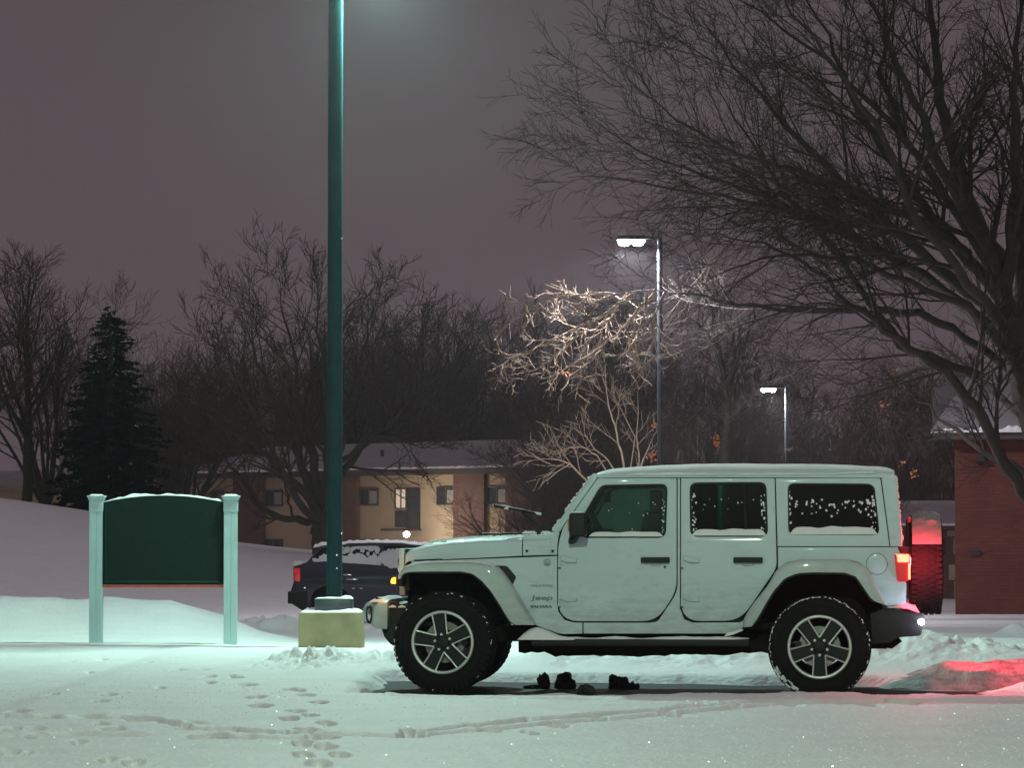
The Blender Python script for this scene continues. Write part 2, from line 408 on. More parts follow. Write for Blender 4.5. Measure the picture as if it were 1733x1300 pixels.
    # plough ridges further back on the right
    for yy, a in ((36.5, .04), (41, .05), (47, .06), (55, .07)):
        h = h + a * np.exp(-((Y - yy - .4 * fbm(X * .5, X * 0 + yy, 2, 3)) / .7) ** 2) * sstep(3.3, 4.4, X)
    bl = np.exp(-((X - 7.05 * 1) / .2) ** 2 - ((Y - 47.5) / .5) ** 2); h = h + bl * .16
    # footprints
    for (fx, fy, w, d) in FOOT:
        wx, wy = onplane(fx, fy)
        sxx = w * .5 * wy / F * .80; syy = .19
        q = ((X - wx + .035 * fbm(X * 9, Y * 7, 2, 71) + .10 * (Y - wy)) / sxx) ** 2 + ((Y - wy + .12 * fbm(X * 8, Y * 6, 2, 72)) / syy) ** 2
        m = q < 16
        if m.any():
            h = h - np.where(m, d * .30 * (1 / (1 + q ** 3) - .04 * np.exp(-((np.sqrt(q) - 1.7) / .45) ** 2)), 0)
    for line in GROOVE:
        pts = [onplane(*p) for p in line]
        xs = np.array([p[0] for p in pts]); ys = np.array([p[1] for p in pts])
        yc = np.interp(X, xs, ys) + .12 * fbm(X * 3, X * 0 + 2, 3, 60)
        ins = (X > xs[0]) & (X < xs[-1])
        wob = .5 + 1.0 * np.abs(fbm(X * 2.4, X * 0 + ys[0], 3, 61))
        h = h - np.where(ins, wob * (.075 * np.exp(-((Y - yc) / .10) ** 2) - .014 * np.exp(-((Y - yc - .22) / .12) ** 2)), 0)
    return h
def H(x, y): return float(ground_h(np.array([x]), np.array([y]))[0])

def build_ground():
    ys = list(np.arange(-60, 14, 4.0)) + list(np.arange(14, 17.5, .15)) + list(np.arange(17.5, 34, .035)) + list(np.arange(34, 60, .12))
    y = 60.0; st = .15
    while y < 640:
        ys.append(y); st *= 1.045; y += min(st, 1.2 if y < 170 else st)
    ys = np.array(ys)
    inner = np.linspace(-.165, .165, 520)
    outer = np.array([.2, .26, .35, .5, .75, 1.0])
    a = np.concatenate([-outer[::-1], inner, outer])
    Yg = np.repeat(ys[:, None], len(a), 1)
    Xg = a[None, :] * np.maximum(Yg, 17.0)
    Z = ground_h(Xg, Yg)
    nr, nc = Xg.shape
    co = np.stack([Xg, Yg, Z], -1).reshape(-1, 3).astype(np.float32)
    i = np.arange(nr - 1)[:, None] * nc + np.arange(nc - 1)[None, :]
    f = np.stack([i, i + 1, i + nc + 1, i + nc], -1).reshape(-1, 4).astype(np.int32)
    me = bpy.data.meshes.new('snow_ground')
    me.vertices.add(len(co)); me.vertices.foreach_set('co', co.ravel())
    me.loops.add(f.size); me.loops.foreach_set('vertex_index', f.ravel())
    me.polygons.add(len(f)); me.polygons.foreach_set('loop_start', np.arange(0, f.size, 4, dtype=np.int32))
    me.update(calc_edges=True); me.validate()
    me.materials.append(M['snow']); me.shade_smooth()
    o = bpy.data.objects.new('snow_ground', me); COL.objects.link(o)
    tag(o, kind='structure')
    # bare tarmac in the cleared strip
    g = MB().grid([[(x, y, .0) for x in np.linspace(-4, 9, 14)] for y in (24, 27, 30, 33)])
    o = g.build('parking_lot', M['asphalt'], recalc=False); tag(o, kind='structure')
build_ground()

# ------------------------------------------------------------------ the white off-roader
PSI = math.radians(5.2)
JO = P(1387, 1181, 27.0); JO.z = 0.0
FR = Frame(JO, PSI)
J = FR.J
VC = .935
def vf(z):                       # near side of the body: slab, then leaning in above the belt
    if z < .8: return .165 + .05 * max(0, (.8 - z)) ** 2
    t = min(1.0, max(0.0, (z - .88) / .22))
    a = .22 * (t ** 3 - t ** 4 / 2) * .115          # integral of a smooth slope
    b = .0035 * (1 + math.tanh((z - 1.03) / .03)) / 2
    return .165 + a + b + max(0.0, z - 1.10) * .115
def round_poly(pts):
    """pts (x, y[, r]) with rounded corners"""
    out = []; n = len(pts)
    for i in range(n):
        p = Vector(pts[i][:2]); r = pts[i][2] if len(pts[i]) > 2 else 0
        if r <= 0: out.append(tuple(p)); continue
        a = Vector(pts[i - 1][:2]) - p; b = Vector(pts[(i + 1) % n][:2]) - p
        r = min(r, a.length * .48, b.length * .48)
        p0 = p + a.normalized() * r; p1 = p + b.normalized() * r
        for k in range(7):
            t = k / 6; q = p0 * (1 - t) ** 2 + p * 2 * t * (1 - t) + p1 * t * t; out.append(tuple(q))
    return out
def panel_mb(outer, holes=(), th=.018, bev=.004, vfun=vf, off=0.0, fr=None, scale=212.0, zcut=.025, raw=False):
    """outer / holes in photo pixels (x, y, corner radius px) on the side of a vehicle -> MB in its axes"""
    fr = fr or FR
    cu = bpy.data.curves.new('tmp', 'CURVE'); cu.dimensions = '2D'; cu.fill_mode = 'BOTH'
    cu.extrude = max(th / 2 - bev, 0.0005); cu.bevel_depth = bev; cu.bevel_resolution = 1; cu.offset = -bev
    for poly in [outer] + list(holes):
        q = round_poly(poly)
        pts = [fr.JV(x, y, vfun) for x, y in q]
        sp = cu.splines.new('POLY'); sp.points.add(len(pts) - 1)
        for k, (u, z) in enumerate(pts): sp.points[k].co = (u, z, 0, 1)
        sp.use_cyclic_u = True
    ob = bpy.data.objects.new('tmp', cu); COL.objects.link(ob)
    dg = bpy.context.evaluated_depsgraph_get(); dg.update()
    me = bpy.data.meshes.new_from_object(ob.evaluated_get(dg))
    bpy.data.objects.remove(ob); bpy.data.curves.remove(cu)
    bm = bmesh.new(); bm.from_mesh(me); bpy.data.meshes.remove(me)
    bmesh.ops.remove_doubles(bm, verts=bm.verts, dist=.0002)
    if zcut:
        z = min(v.co.y for v in bm.verts); zm = max(v.co.y for v in bm.verts)
        z += zcut
        while z < zm:
            bmesh.ops.bisect_plane(bm, geom=bm.verts[:] + bm.edges[:] + bm.faces[:], plane_co=(0, z, 0), plane_no=(0, 1, 0))
            z += zcut
    for v in bm.verts:
        u, z, c = v.co
        v.co = (u, vfun(z) + off + th / 2 + c, z)
    bmesh.ops.recalc_face_normals(bm, faces=bm.faces)
    m = MB(); bm.verts.ensure_lookup_table()
    m.v = [v.co[:] for v in bm.verts]; m.f = [tuple(v.index for v in f.verts) for f in bm.faces]; bm.free()
    return m
def join(*ms):
    o = MB()
    for m in ms: o.add(m.v, m.f)
    return o
def blobs(pts, rng, mb, sy=.35):
    """snow flecks: (x, y, z, r) flattened lumps against a pane"""
    for (x, y, z, r) in pts:
        n = 7; vs = [(x, y - r * sy, z)]
        for k in range(n):
            a = 2 * math.pi * k / n; q = r * rng.uniform(.6, 1.25)
            vs.append((x + q * math.cos(a), y, z + q * 1.2 * math.sin(a)))
        for k in range(n):
            a = 2 * math.pi * (k + .5) / n; q = r * .6 * rng.uniform(.7, 1.2)
            vs.append((x + q * math.cos(a), y - r * sy * .75, z + q * 1.2 * math.sin(a)))
        fs = []
        for k in range(n):
            k2 = (k + 1) % n
            fs += [(1 + k, 1 + k2, 1 + n + k), (1 + k2, 1 + n + k2, 1 + n + k), (1 + n + k, 1 + n + k2, 0)]
        mb.add(vs, fs)

def snow_bank(pts, v0, v1, rng, h, rough=.4):
    """a strip of settled snow lying along the (u, z) polyline, from depth v0 to v1, h thick"""
    # resample
    L = [0]
    for a, b in zip(pts[:-1], pts[1:]): L.append(L[-1] + math.hypot(b[0] - a[0], b[1] - a[1]))
    n = max(4, int(L[-1] / .025)); mb = MB(); rows = []
    for i in range(n + 1):
        s = L[-1] * i / n
        u = np.interp(s, L, [p[0] for p in pts]); z = np.interp(s, L, [p[1] for p in pts])
        e = min(1, 14 * i / n, 14 * (n - i) / n)
        hh = h * (1 + rough * float(fbm(np.array([s * 5.0]), np.array([v0 * 9]), 3, 77)) * 2) * math.sqrt(max(e, 0.0))
        r = []
        for k in range(9):
            t = k / 8; prof = (1 - (2 * t - 1) ** 4) ** .6
            r.append((u, v0 + (v1 - v0) * t, z + hh * prof * (1 + .12 * math.sin(s * 31 + k)) - (.004 if k in (0, 8) else 0)))
        rows.append(r)
    mb.grid(rows); return mb

jeep = empty('parked_car', (JO.x, JO.y, 0), -PSI)
tag(jeep, 'white boxy four-door off-road car with snow on its roof and its lights on', 'car')
rnd = random.Random(5)
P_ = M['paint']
def Jp(mb, name, m, parent=jeep, **k):
    return mb.build(name, m, parent, **k)

# ---- windows and doors
WF = [(1017, 821, 10), (1130, 819, 13), (1127, 911, 14), (984, 911, 12), (975, 893, 5)]
WR = [(1167, 817, 13), (1297, 816, 13), (1300, 909, 14), (1168, 909, 14)]
WQ = [(1333, 818, 12), (1480, 819, 14), (1489, 906, 12), (1334, 905, 12)]
DF = [(1012, 809.5, 3), (1145, 809.5, 3), (1145, 1000, 18), (1112, 1052, 26), (944.5, 1052, 36), (944.5, 922, 14), (953, 893, 4)]
DR = [(1152.5, 809.5, 3), (1311, 809.5, 3), (1314.5, 962, 12), (1253, 1051, 26), (1152.5, 1052, 34)]
def inset(win, k):
    cx = sum(p[0] for p in win) / len(win); cy = sum(p[1] for p in win) / len(win)
    return [(p[0] + (k if p[0] < cx else -k), p[1] + (k if p[1] < cy else -k), max(2, (p[2] if len(p) > 2 else 0) - k * .5)) for p in win]
def door(outline, win, glassm, seed, dark):
    d = panel_mb(outline, [win], th=.05)
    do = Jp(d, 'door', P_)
    seal = panel_mb(inset(win, .4), [inset(win, 3.2)], th=.02, bev=.002, off=.006)
    so = Jp(seal, 'window_seal', M['plastic'], do)
    gl = panel_mb(inset(win, 3.0), [], th=.004, bev=.0005, off=.020, zcut=.2)
    go = Jp(gl, 'window_glass', glassm, do, angle=0)
    return d, do, seal, gl
fd, fdo, fseal, fgl = door(DF, WF, M['glass'], 1, False)
rd, rdo, rseal, rgl = door(DR, WR, M['tint'], 2, True)
# far side doors, seen through the panes
for (d, s, g, gm) in ((fd, fseal, fgl, M['frost']), (rd, rseal, rgl, M['tint'])):
    o = Jp(d.mirror(VC), 'door', P_); Jp(s.mirror(VC), 'window_seal', M['plastic'], o); Jp(g.mirror(VC), 'window_glass', gm, o, angle=0)

# ---- fixed body panels
cowl = panel_mb([(885, 907, 2), (921, 905, 3), (933, 900.5), (947, 900.5), (943, 922, 6), (943, 939.5, 2), (885, 941, 2)])
fender = panel_mb([(695, 951, 2), (943, 941.5, 2), (943, 1020), (945, 1036), (956, 1050), (970, 1054), (985.5, 1054.5), (985.5, 1073), (950, 1074, 8), (925, 1066, 8), (903, 1057), (858, 985), (843, 960), (700, 960)])
rocker = panel_mb([(987.5, 1054.5), (1100, 1054.5), (1113, 1053, 26), (1146.8, 1002, 16), (1146.8, 809.5), (1150.8, 809.5), (1150.8, 1030), (1158, 1049), (1172, 1054.5), (1252, 1054), (1259, 1050), (1266, 1052), (1254, 1066, 4), (1240, 1073, 4), (987.5, 1073)])
quarter = panel_mb([(1316.5, 926.5), (1519, 926.5), (1527, 945, 4), (1534, 990, 5), (1533, 1024, 8), (1500, 1026, 4), (1478, 985), (1463, 965), (1345, 965), (1318, 990), (1275, 1044), (1262, 1052), (1259, 1047), (1317, 968, 4)])
hardside = panel_mb([(1312.8, 809.5), (1490, 809.5, 4), (1505.5, 925), (1316, 925)], [WQ])
corner = panel_mb([(1491.8, 809.5), (1516, 806, 5), (1522, 862, 8), (1527, 925), (1507, 925)])
pillar = panel_mb([(934, 899.5), (1001, 803.5, 6), (1011, 801, 3), (1011, 808.5, 2), (951.5, 893), (947.5, 899.5)], th=.06)
near = join(cowl, fender, rocker, quarter, hardside, corner, pillar)
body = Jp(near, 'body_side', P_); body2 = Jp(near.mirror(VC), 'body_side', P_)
# dark backing that shows as the shut lines
back = panel_mb([(700, 955), (940, 910), (1012, 812), (1512, 812), (1524, 935), (1528, 1020), (1505, 1020), (1478, 978), (1462, 962), (1342, 962), (1315, 985), (1262, 1040), (1240, 1068), (950, 1068), (905, 1050), (862, 985), (845, 958), (705, 958)],
                [inset(WF, -5), inset(WR, -3), inset(WQ, -3)], th=.012, bev=.001, off=.052)
backq = join(panel_mb([(700, 948), (943, 937), (943, 1020), (905, 1052), (862, 985), (845, 957), (705, 957)], th=.01, bev=.001, off=.02),
             panel_mb([(1314, 812), (1505, 812), (1525, 930), (1528, 1018), (1500, 1018), (1476, 978), (1462, 962), (1345, 962), (1318, 975)], [inset(WQ, -4)], th=.01, bev=.001, off=.02),
             panel_mb([(975, 1048), (1300, 1048), (1240, 1070), (975, 1070)], th=.01, bev=.001, off=.02))
bk = join(back, backq)
Jp(bk, 'inner_shell', M['plastic'], body); Jp(bk.mirror(VC), 'inner_shell', M['plastic'], body2)
# quarter glass
qs = panel_mb(inset(WQ, .4), [inset(WQ, 2.4)], th=.014, bev=.002, off=.004)
qg = panel_mb(inset(WQ, 2.2), [], th=.004, bev=.0005, off=.010, zcut=.2)
for f, b_ in ((lambda m: m, body), (lambda m: m.mirror(VC), body2)):
    Jp(f(qs), 'window_seal', M['plastic'], b_); Jp(f(qg), 'rear_side_glass', M['tint'], b_, angle=0)

# floor, tailgate, firewall, underside
uL, _ = J(946, 1050, .2); uR, _ = J(1524, 1000, .2)
zF = J(1000, 1066, .2)[1]
mb = MB()
mb.box(((uL + uR) / 2, VC, zF + .03), (uR - uL, 1.44, .05))
mb.box((J(948, 1000, .2)[0], VC, .86), (.04, 1.42, .62))
Jp(mb, 'floor_pan', M['under'])
zt = J(1520, 800, .4)[1]
mb = MB().box((uR - .02, VC, (zF + 1.13) / 2 + .02), (.05, 1.46, 1.13 - zF + .02))
tg = Jp(mb, 'tailgate', P_, bevel=.01)
mb = MB().box((uR - .055, VC, 1.42), (.012, 1.24, .5)); Jp(mb, 'rear_window_glass', M['tint'], tg, angle=0)

# ---- hood
def zpx(px, py, v): return J(px, py, v)[1]
hood_st = [(691, 950.5, 929), (696, 950, 926), (714, 949, 920.5), (738, 948, 915), (769, 946.3, 911), (810, 944.6, 908.3), (860, 942.2, 906.4), (883.3, 941, 905.6)]
def hood_rows(sts, inn0, inn1):
    rows = []
    for i, (px, ys, yt) in enumerate(sts):
        t = i / max(1, len(sts) - 1); vi = inn0 * (1 - t) + inn1 * t
        vs_ = .17 + vi
        u, zs = J(px, ys, vs_); zt_ = zpx(px, yt, VC)
        r = []
        for k in range(15):
            a = -1 + 2 * k / 14; s = 1 - abs(a)
            # side wall, shoulder, nearly flat top
            q = [(0, 0.0), (.0, .56), (.012, .70), (.04, .80), (.12, .87), (.28, .93), (.5, .975), (1, 1.0)][7 - abs(k - 7)]
            v = vs_ + q[0] * (VC - vs_); z = zs + q[1] * (zt_ - zs)
            if k > 7: v = 2 * VC - v
            r.append((u, v, z))
        rows.append(r)
    return rows
rows = hood_rows(hood_st, .06, 0.0)
f0 = [(x - .025, VC + (y - VC) * .985, z - .02 - .01 * (i == 7)) for i, (x, y, z) in enumerate(rows[0])]
hb = MB().grid([[(x, VC + (y - VC) * .95, rows[0][0][2]) for x, y, z in f0]] + [f0] + rows)
hood = Jp(hb, 'hood', P_, angle=28)
st2 = [(885.0, 940.5, 905.8), (905, 940, 905.2), (921, 939.5, 905.0), (931, 939, 903.0)]
cw = MB().grid(hood_rows(st2, .0, 0.0)); Jp(cw, 'cowl_top', P_, angle=28)
# hood latch, bolts
for (px, py) in ((891.5, 933), (935, 933)):
    u, z = J(px, py, .16); Jp(MB().lathe([(.0001, -.006), (.010, -.006), (.011, 0), (.011, .01)], 12, (u, .164, z)), 'bolt', M['plastic'], body)
u, z = J(690, 946, .2)
Jp(MB().box((u + .005, .27, z + .01), (.045, .02, .07)), 'hood_latch', M['plastic'], hood, bevel=.005)
# snow flecks lying on the hood
mb = MB(); pts = []
for k in range(90):
    px = rnd.uniform(730, 925); v = VC + rnd.uniform(-.68, .3); u, z = J(px, 908, VC)
    i = max(0, min(len(hood_st) - 2, sum(1 for s in hood_st if s[0] < px) - 1)) if px < 883 else 0
    zt_ = zpx(px, float(np.interp(px, [s[0] for s in hood_st], [s[2] for s in hood_st])), VC)
    d = abs(v - VC) / .75
    zz = zt_ - (0.004 if d < .5 else .012 + .03 * max(0, d - .7) / .3)
    mb.tube([(u - .02, v, zz), (u + .03 * rnd.random(), v + .01, zz)], [.006, .009], 5)
Jp(mb, 'snow_patch', M['snowcap'], hood)

# ---- grille, headlights, front end
ug0, _ = J(674, 945, .3); ug1, _ = J(683.5, 945, .3)
zg1 = zpx(679, 928.5, .5); zg0 = zpx(679, 1000, .5)
mb = MB()
n = 7
for k in range(n + 1):
    v = VC - .36 + .72 * k / n
    mb.box(((ug0 + ug1) / 2, v, (zg0 + zg1) / 2 - .02), (ug1 - ug0, .035, zg1 - zg0 - .10))
mb.box(((ug0 + ug1) / 2, VC, zg1 - .035), (ug1 - ug0, 1.16, .07)); mb.box(((ug0 + ug1) / 2, VC, zg0 + .01), (ug1 - ug0, 1.10, .09))
for s in (-1, 1):
    mb.box(((ug0 + ug1) / 2, VC + s * .56, (zg0 + zg1) / 2), (ug1 - ug0 - .004, .07, zg1 - zg0 - .05)); mb.box(((ug0 + ug1) / 2, VC + s * .455, zg0 + .09), (ug1 - ug0 - .004, .19, .12))
Jp(mb, 'grille', P_, bevel=.006)
Jp(MB().box((ug1 + .025, VC, (zg0 + zg1) / 2), (.03, 1.18, zg1 - zg0 - .01)), 'radiator_support', M['plastic'])
for s in (-1, 1):
    hl = Jp(MB().lathe([(.0001, -.02), (.05, -.015), (.085, 0), (.09, .02), (.09, .07)], 24, (ug0 - .005, VC + s * .47, zg0 + .21), 'x'), 'headlight', M['chrome'])
# front flare
def resample(pts, n):
    L = [0]
    for a, b in zip(pts[:-1], pts[1:]): L.append(L[-1] + math.hypot(b[0] - a[0], b[1] - a[1]))
    return [(float(np.interp(L[-1] * i / (n - 1), L, [p[0] for p in pts])), float(np.interp(L[-1] * i / (n - 1), L, [p[1] for p in pts]))) for i in range(n)]
def flare(A, B, n, vin, top, snow=None):
    """A outer edge, B wheel-opening edge (px); returns body-colour band, dark lip and liner"""
    A = resample(A, n); B = resample(B, n)
    rows = []; lip = []; lin = []
    for i in range(n):
        a = J(*A[i], .06); b = J(*B[i], .0)
        mid = ((a[0] * .72 + b[0] * .28), (a[1] * .72 + b[1] * .28))
        t = i / (n - 1)
        r = [(a[0], vin + .02, a[1]), (a[0], vin - .02, a[1]), (a[0] * .96 + b[0] * .04, .05, a[1] * .96 + b[1] * .04), (a[0] * .86 + b[0] * .14, .012, a[1] * .86 + b[1] * .14), (mid[0] * .8 + b[0] * .2, -.002, mid[1] * .8 + b[1] * .2), (b[0], .002, b[1]), (b[0], .03, b[1])]
        rows.append(r)
        e = ((b[0] - a[0]), (b[1] - a[1])); L = math.hypot(*e) or 1; e = (e[0] / L, e[1] / L)
        lip.append([(b[0], .012, b[1]), (b[0] + e[0] * .014, .012, b[1] + e[1] * .014), (b[0] + e[0] * .018, .06, b[1] + e[1] * .018), (b[0] + e[0] * .012, .18, b[1] + e[1] * .012)])
        lin.append([(b[0] + e[0] * .004, .05, b[1] + e[1] * .004), (b[0] - e[0] * .02, .20, b[1] - e[1] * .02), (b[0] - e[0] * .02, .62, b[1] - e[1] * .02)])
    return MB().grid(rows), MB().grid(lip), MB().grid(lin)
FA = [(674, 980), (675.5, 970), (681, 962), (698, 955.5), (723, 953), (769, 951.5), (808, 952.5), (828, 955), (844, 961), (856, 975), (868, 993), (886, 1024), (905, 1057)]
FB = [(678, 980), (680, 973), (688, 969), (700, 968), (723, 967.7), (781, 967.7), (800, 971.5), (815, 983), (831, 1001), (847, 1026), (860, 1048), (866, 1055), (874, 1058.5)]
fb_, fl_, fi_ = flare(FA, FB, 40, .17, True)
RA = [(1257, 1062), (1257, 1050), (1272, 1025), (1300, 990), (1313, 966), (1330, 952), (1362, 945.5), (1429, 945.5), (1458, 953), (1478, 976), (1492, 1008), (1503, 1026)]
RB = [(1272, 1061), (1282, 1047), (1296, 1022), (1309, 1001), (1328, 979), (1350, 970.5), (1375, 969), (1430, 969.5), (1449, 976.5), (1463, 997), (1476, 1016), (1493, 1023)]
rb_, rl_, ri_ = flare(RA, RB, 40, .165, True)
for (bnd, lp, ln) in ((fb_, fl_, fi_), (rb_, rl_, ri_)):
    for k in range(2):
        f = (lambda m: m) if k == 0 else (lambda m: m.mirror(VC))
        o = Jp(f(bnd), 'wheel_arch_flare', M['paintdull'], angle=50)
        Jp(f(lp), 'arch_lip', M['plastic'], o, angle=50); Jp(f(ln), 'wheel_well_liner', M['under'], o, angle=50)
# inner side of the wells and the black vent behind the front arch
mb = MB()
for (x0, x1, y0, y1) in ((690, 900, 955, 1052), (1275, 1500, 965, 1060)):
    a = J(x0, y1, .6); b = J(x1, y0, .6)
    Jp(MB().box(((a[0] + b[0]) / 2, VC, (a[1] + b[1]) / 2), (b[0] - a[0], .66, b[1] - a[1])), 'inner_wheel_housing', M['under'])
vent = panel_mb([(836, 957.5, 2), (858, 958, 5), (874, 977, 4), (867.5, 991, 2)], th=.012, bev=.003, off=-.006)
Jp(vent, 'fender_vent', M['plastic'], body); Jp(vent.mirror(VC), 'fender_vent', M['plastic'], body2)
u, z = J(873, 974, .155); Jp(MB().lathe([(.0001, -.006), (.006, -.005), (.008, 0)], 8, (u, .155, z)), 'vent_clip', M['silver'], body)
# snow on the flare tops
pA = resample([(684, 960.5), (698, 955), (723, 952.6), (769, 951.2), (808, 952), (828, 954.8), (838, 959)], 9)
sb = snow_bank([J(*p, .09) for p in pA], .035, .16, rnd, .012)
Jp(sb, 'snow_patch', M['snowcap'])
sb = snow_bank([J(x, y, .09) for x, y in ((1335, 950), (1362, 945.5), (1429, 945.5), (1456, 951))], .06, .165, rnd, .006)
Jp(sb, 'snow_patch', M['snowcap'])
mb = MB(); blobs([(*(lambda q: (q[0], .02, q[1]))(J(rnd.uniform(815, 838), rnd.uniform(960, 985), .0)), rnd.uniform(.004, .010)) for _ in range(26)], rnd, mb); Jp(mb, 'snow_patch', M['snowcap'])

# marker / turn lamps on the front of the arches
u, z = J(668, 983, .12)
mb = MB().box((u + .008, .13, z), (.07, .18, .05), taper=.8); Jp(mb, 'turn_signal', M['amberhot'], bevel=.02, seg=3)
mb = MB().box((u + .045, .13, z - .005), (.055, .19, .085)); Jp(mb, 'turn_signal_housing', M['plastic'], bevel=.01)
Jp(MB().box((u + .012, 2 * VC - .13, z), (.075, .20, .052)), 'turn_signal', M['amberlens'], bevel=.018)
lamp('turn_signal_glow', 'POINT', (u - .06, .05, z), .7, (1, .42, .06), .03, parent=jeep)

# ---- front bumper
def Bu(px, py, v): return J(px, py, v)
bz1 = zpx(630, 1016, .3); bz0 = zpx(630, 1060, .3)
prof = [(0, 0), (.0, .30), (.02, .62), (.07, .86), (.13, 1.0), (.20, 1.0)]     # (u step back, height fraction)
plan = [(.125, .135), (.30, .30 * 0 + .045), (.46, .0), (VC - .25, -.02), (VC, -.025)]
u0 = J(613, 1040, .42)[0]
rows = []
sect = []
allv = [(v, du) for v, du in plan] + [(2 * VC - v, du) for v, du in reversed(plan[:-1])]
for v, du in allv:
    edge = abs(v - VC) > .78
    r = []
    b0 = bz0 - (.02 if edge else 0.0) + (.02 if not edge else 0)
    H_ = bz1 - b0
    for (a, h) in [(.03, -.0), (.0, .22), (.0, .62), (.03, .86), (.08, 1.0), (.20, 1.02)]:
        r.append((u0 + du + a * (.55 if edge else 1), v, b0 + h * H_ * (.93 if edge else 1)))
    r.append((u0 + du + .20 * (.55 if edge else 1), v, b0)); rows.append(r)
bm_ = MB().grid(rows)
bm_.f.append(tuple(range(6, -1, -1))); k0 = (len(rows) - 1) * 7; bm_.f.append(tuple(range(k0, k0 + 7)))
# close the back/bottom
for i in range(len(rows) - 1):
    bm_.f.append((i * 7 + 6, i * 7, (i + 1) * 7, (i + 1) * 7 + 6))
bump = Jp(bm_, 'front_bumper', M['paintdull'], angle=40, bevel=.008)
# fog lamp on the angled end
for s in (0, 1):
    a = Vector((u0 + .125 + .004, .135 + .006, 0)); b = Vector((u0 + .045 + .008, .30, 0))
    d = (b - a).normalized(); nrm = Vector((-d.y, d.x, 0)) if True else None
    if nrm.x > 0: nrm = -nrm
    c = (a + b) / 2 + Vector((0, 0, (bz0 + bz1) / 2 - .01)) + nrm * .002
    fm = MB(); ring = []
    for (rad, off, ) in ((1.0, .0), (.92, .014), (.80, .010), (.74, -.004), (.0001, -.004)):
        vs = []
        for k in range(24):
            ang = 2 * math.pi * k / 24
            vs.append(c + d * (.072 * rad * math.cos(ang)) + Vector((0, 0, .078 * rad * math.sin(ang))) + nrm * off)
        ring.append(vs)
    fm.grid([r + [r[0]] for r in ring])
    g2 = MB(); rr = []
    for (rad, off) in ((.62, .0), (.58, .008), (.35, .012), (.0001, .013)):
        rr.append([c + d * (-.014 + .062 * rad * math.cos(2 * math.pi * k / 20)) + Vector((0, 0, .07 * rad * math.sin(2 * math.pi * k / 20))) + nrm * off for k in range(20)])
    g2.grid([r + [r[0]] for r in rr])
    if s: fm = fm.mirror(VC); g2 = g2.mirror(VC)
    o = Jp(fm, 'fog_lamp', M['plastic'], bump); Jp(g2, 'fog_lamp_lens', M['chrome'], bump)
sb = snow_bank([(u0 + .10 + .0, bz1 - .012), (u0 + .22, bz1 - .008)], .15, .30, rnd, .018); Jp(sb, 'snow_patch', M['snowcap'], bump)
sb = snow_bank([(u0 + .08, bz1 - .006), (u0 + .21, bz1 - .002)], .32, 2 * VC - .32, rnd, .02); Jp(sb, 'snow_patch', M['snowcap'], bump)
# black parts behind it
mb = MB()
a = J(644, 1022, .5); b = J(690, 1060, .5)
mb.box(((a[0] + b[0]) / 2 + .03, VC, (a[1] + b[1]) / 2 - .0), (b[0] - a[0] + .06, 1.34, a[1] - b[1]))
mb.box((a[0] + .06, .35, a[1] - .02), (.22, .06, .08)); mb.box((a[0] + .06, 2 * VC - .35, a[1] - .02), (.22, .06, .08))
mb.tube([(a[0] + .03, .40, a[1] + .03), (a[0] - .02, .40, a[1] + .045), (a[0] - .03, .40, a[1] + .0)], .012, 8)
# valance curving down toward the tyre
vp = [J(648, 1066, .3), J(652, 1078, .3), (J(662, 1090, .3)), J(676, 1098, .3), J(700, 1098, .3), J(700, 1050, .3), J(650, 1050, .3)]
mb.prism(vp, .24, 2 * VC - .24)
Jp(mb, 'bumper_mount', M['plastic'], bump)
mb = MB()
for (px, py) in ((665, 1028), (681, 1028)):
    u, z = J(px, py, .25); mb.tube([(u - .03, .22, z), (u, .22, z + .006), (u + .03, .22, z)], [.006, .013, .006], 7)
Jp(mb, 'snow_patch', M['snowcap'], bump)

# ---- roof
re = [(1009.5, 806, 800.5), (1015, 806, 798), (1037, 805.8, 795.0), (1070, 805.5, 792), (1117, 805.5, 789.8), (1175, 805.3, 787.6), (1260, 805.5, 786.6), (1360, 805.6, 787.3), (1440, 806, 789.0), (1490, 806, 791.5), (1514, 805.5, 795.5)]
rows = []; srows = []
vr = .250
for i, (px, ye, yt) in enumerate(re):
    u, ze = J(px, ye + 3.0, vr); zt_ = zpx(px, yt, VC)
    r = []; sr = []
    for k in range(21):
        q = [(0, 0), (-.008, .22), (.0, .34), (.012, .40), (.03, .50), (.06, .60), (.12, .70), (.24, .80), (.45, .90), (.75, .955), (1, .965)][10 - abs(k - 10)]
        v = vr + q[0] * (VC - vr); z = ze + q[1] * (zt_ - ze)
        if k > 10: v = 2 * VC - v
        r.append((u, v, z))
    rows.append(r)
rm = MB().grid(rows)
n = 21
rm.f.append(tuple(range(n - 1, -1, -1))); rm.f.append(tuple(range((len(rows) - 1) * n, len(rows) * n)))
rm.f.append(tuple(i * n for i in range(len(rows))) + tuple(i * n + n - 1 for i in range(len(rows) - 1, -1, -1)))
roof = Jp(rm, 'roof', P_, angle=38)
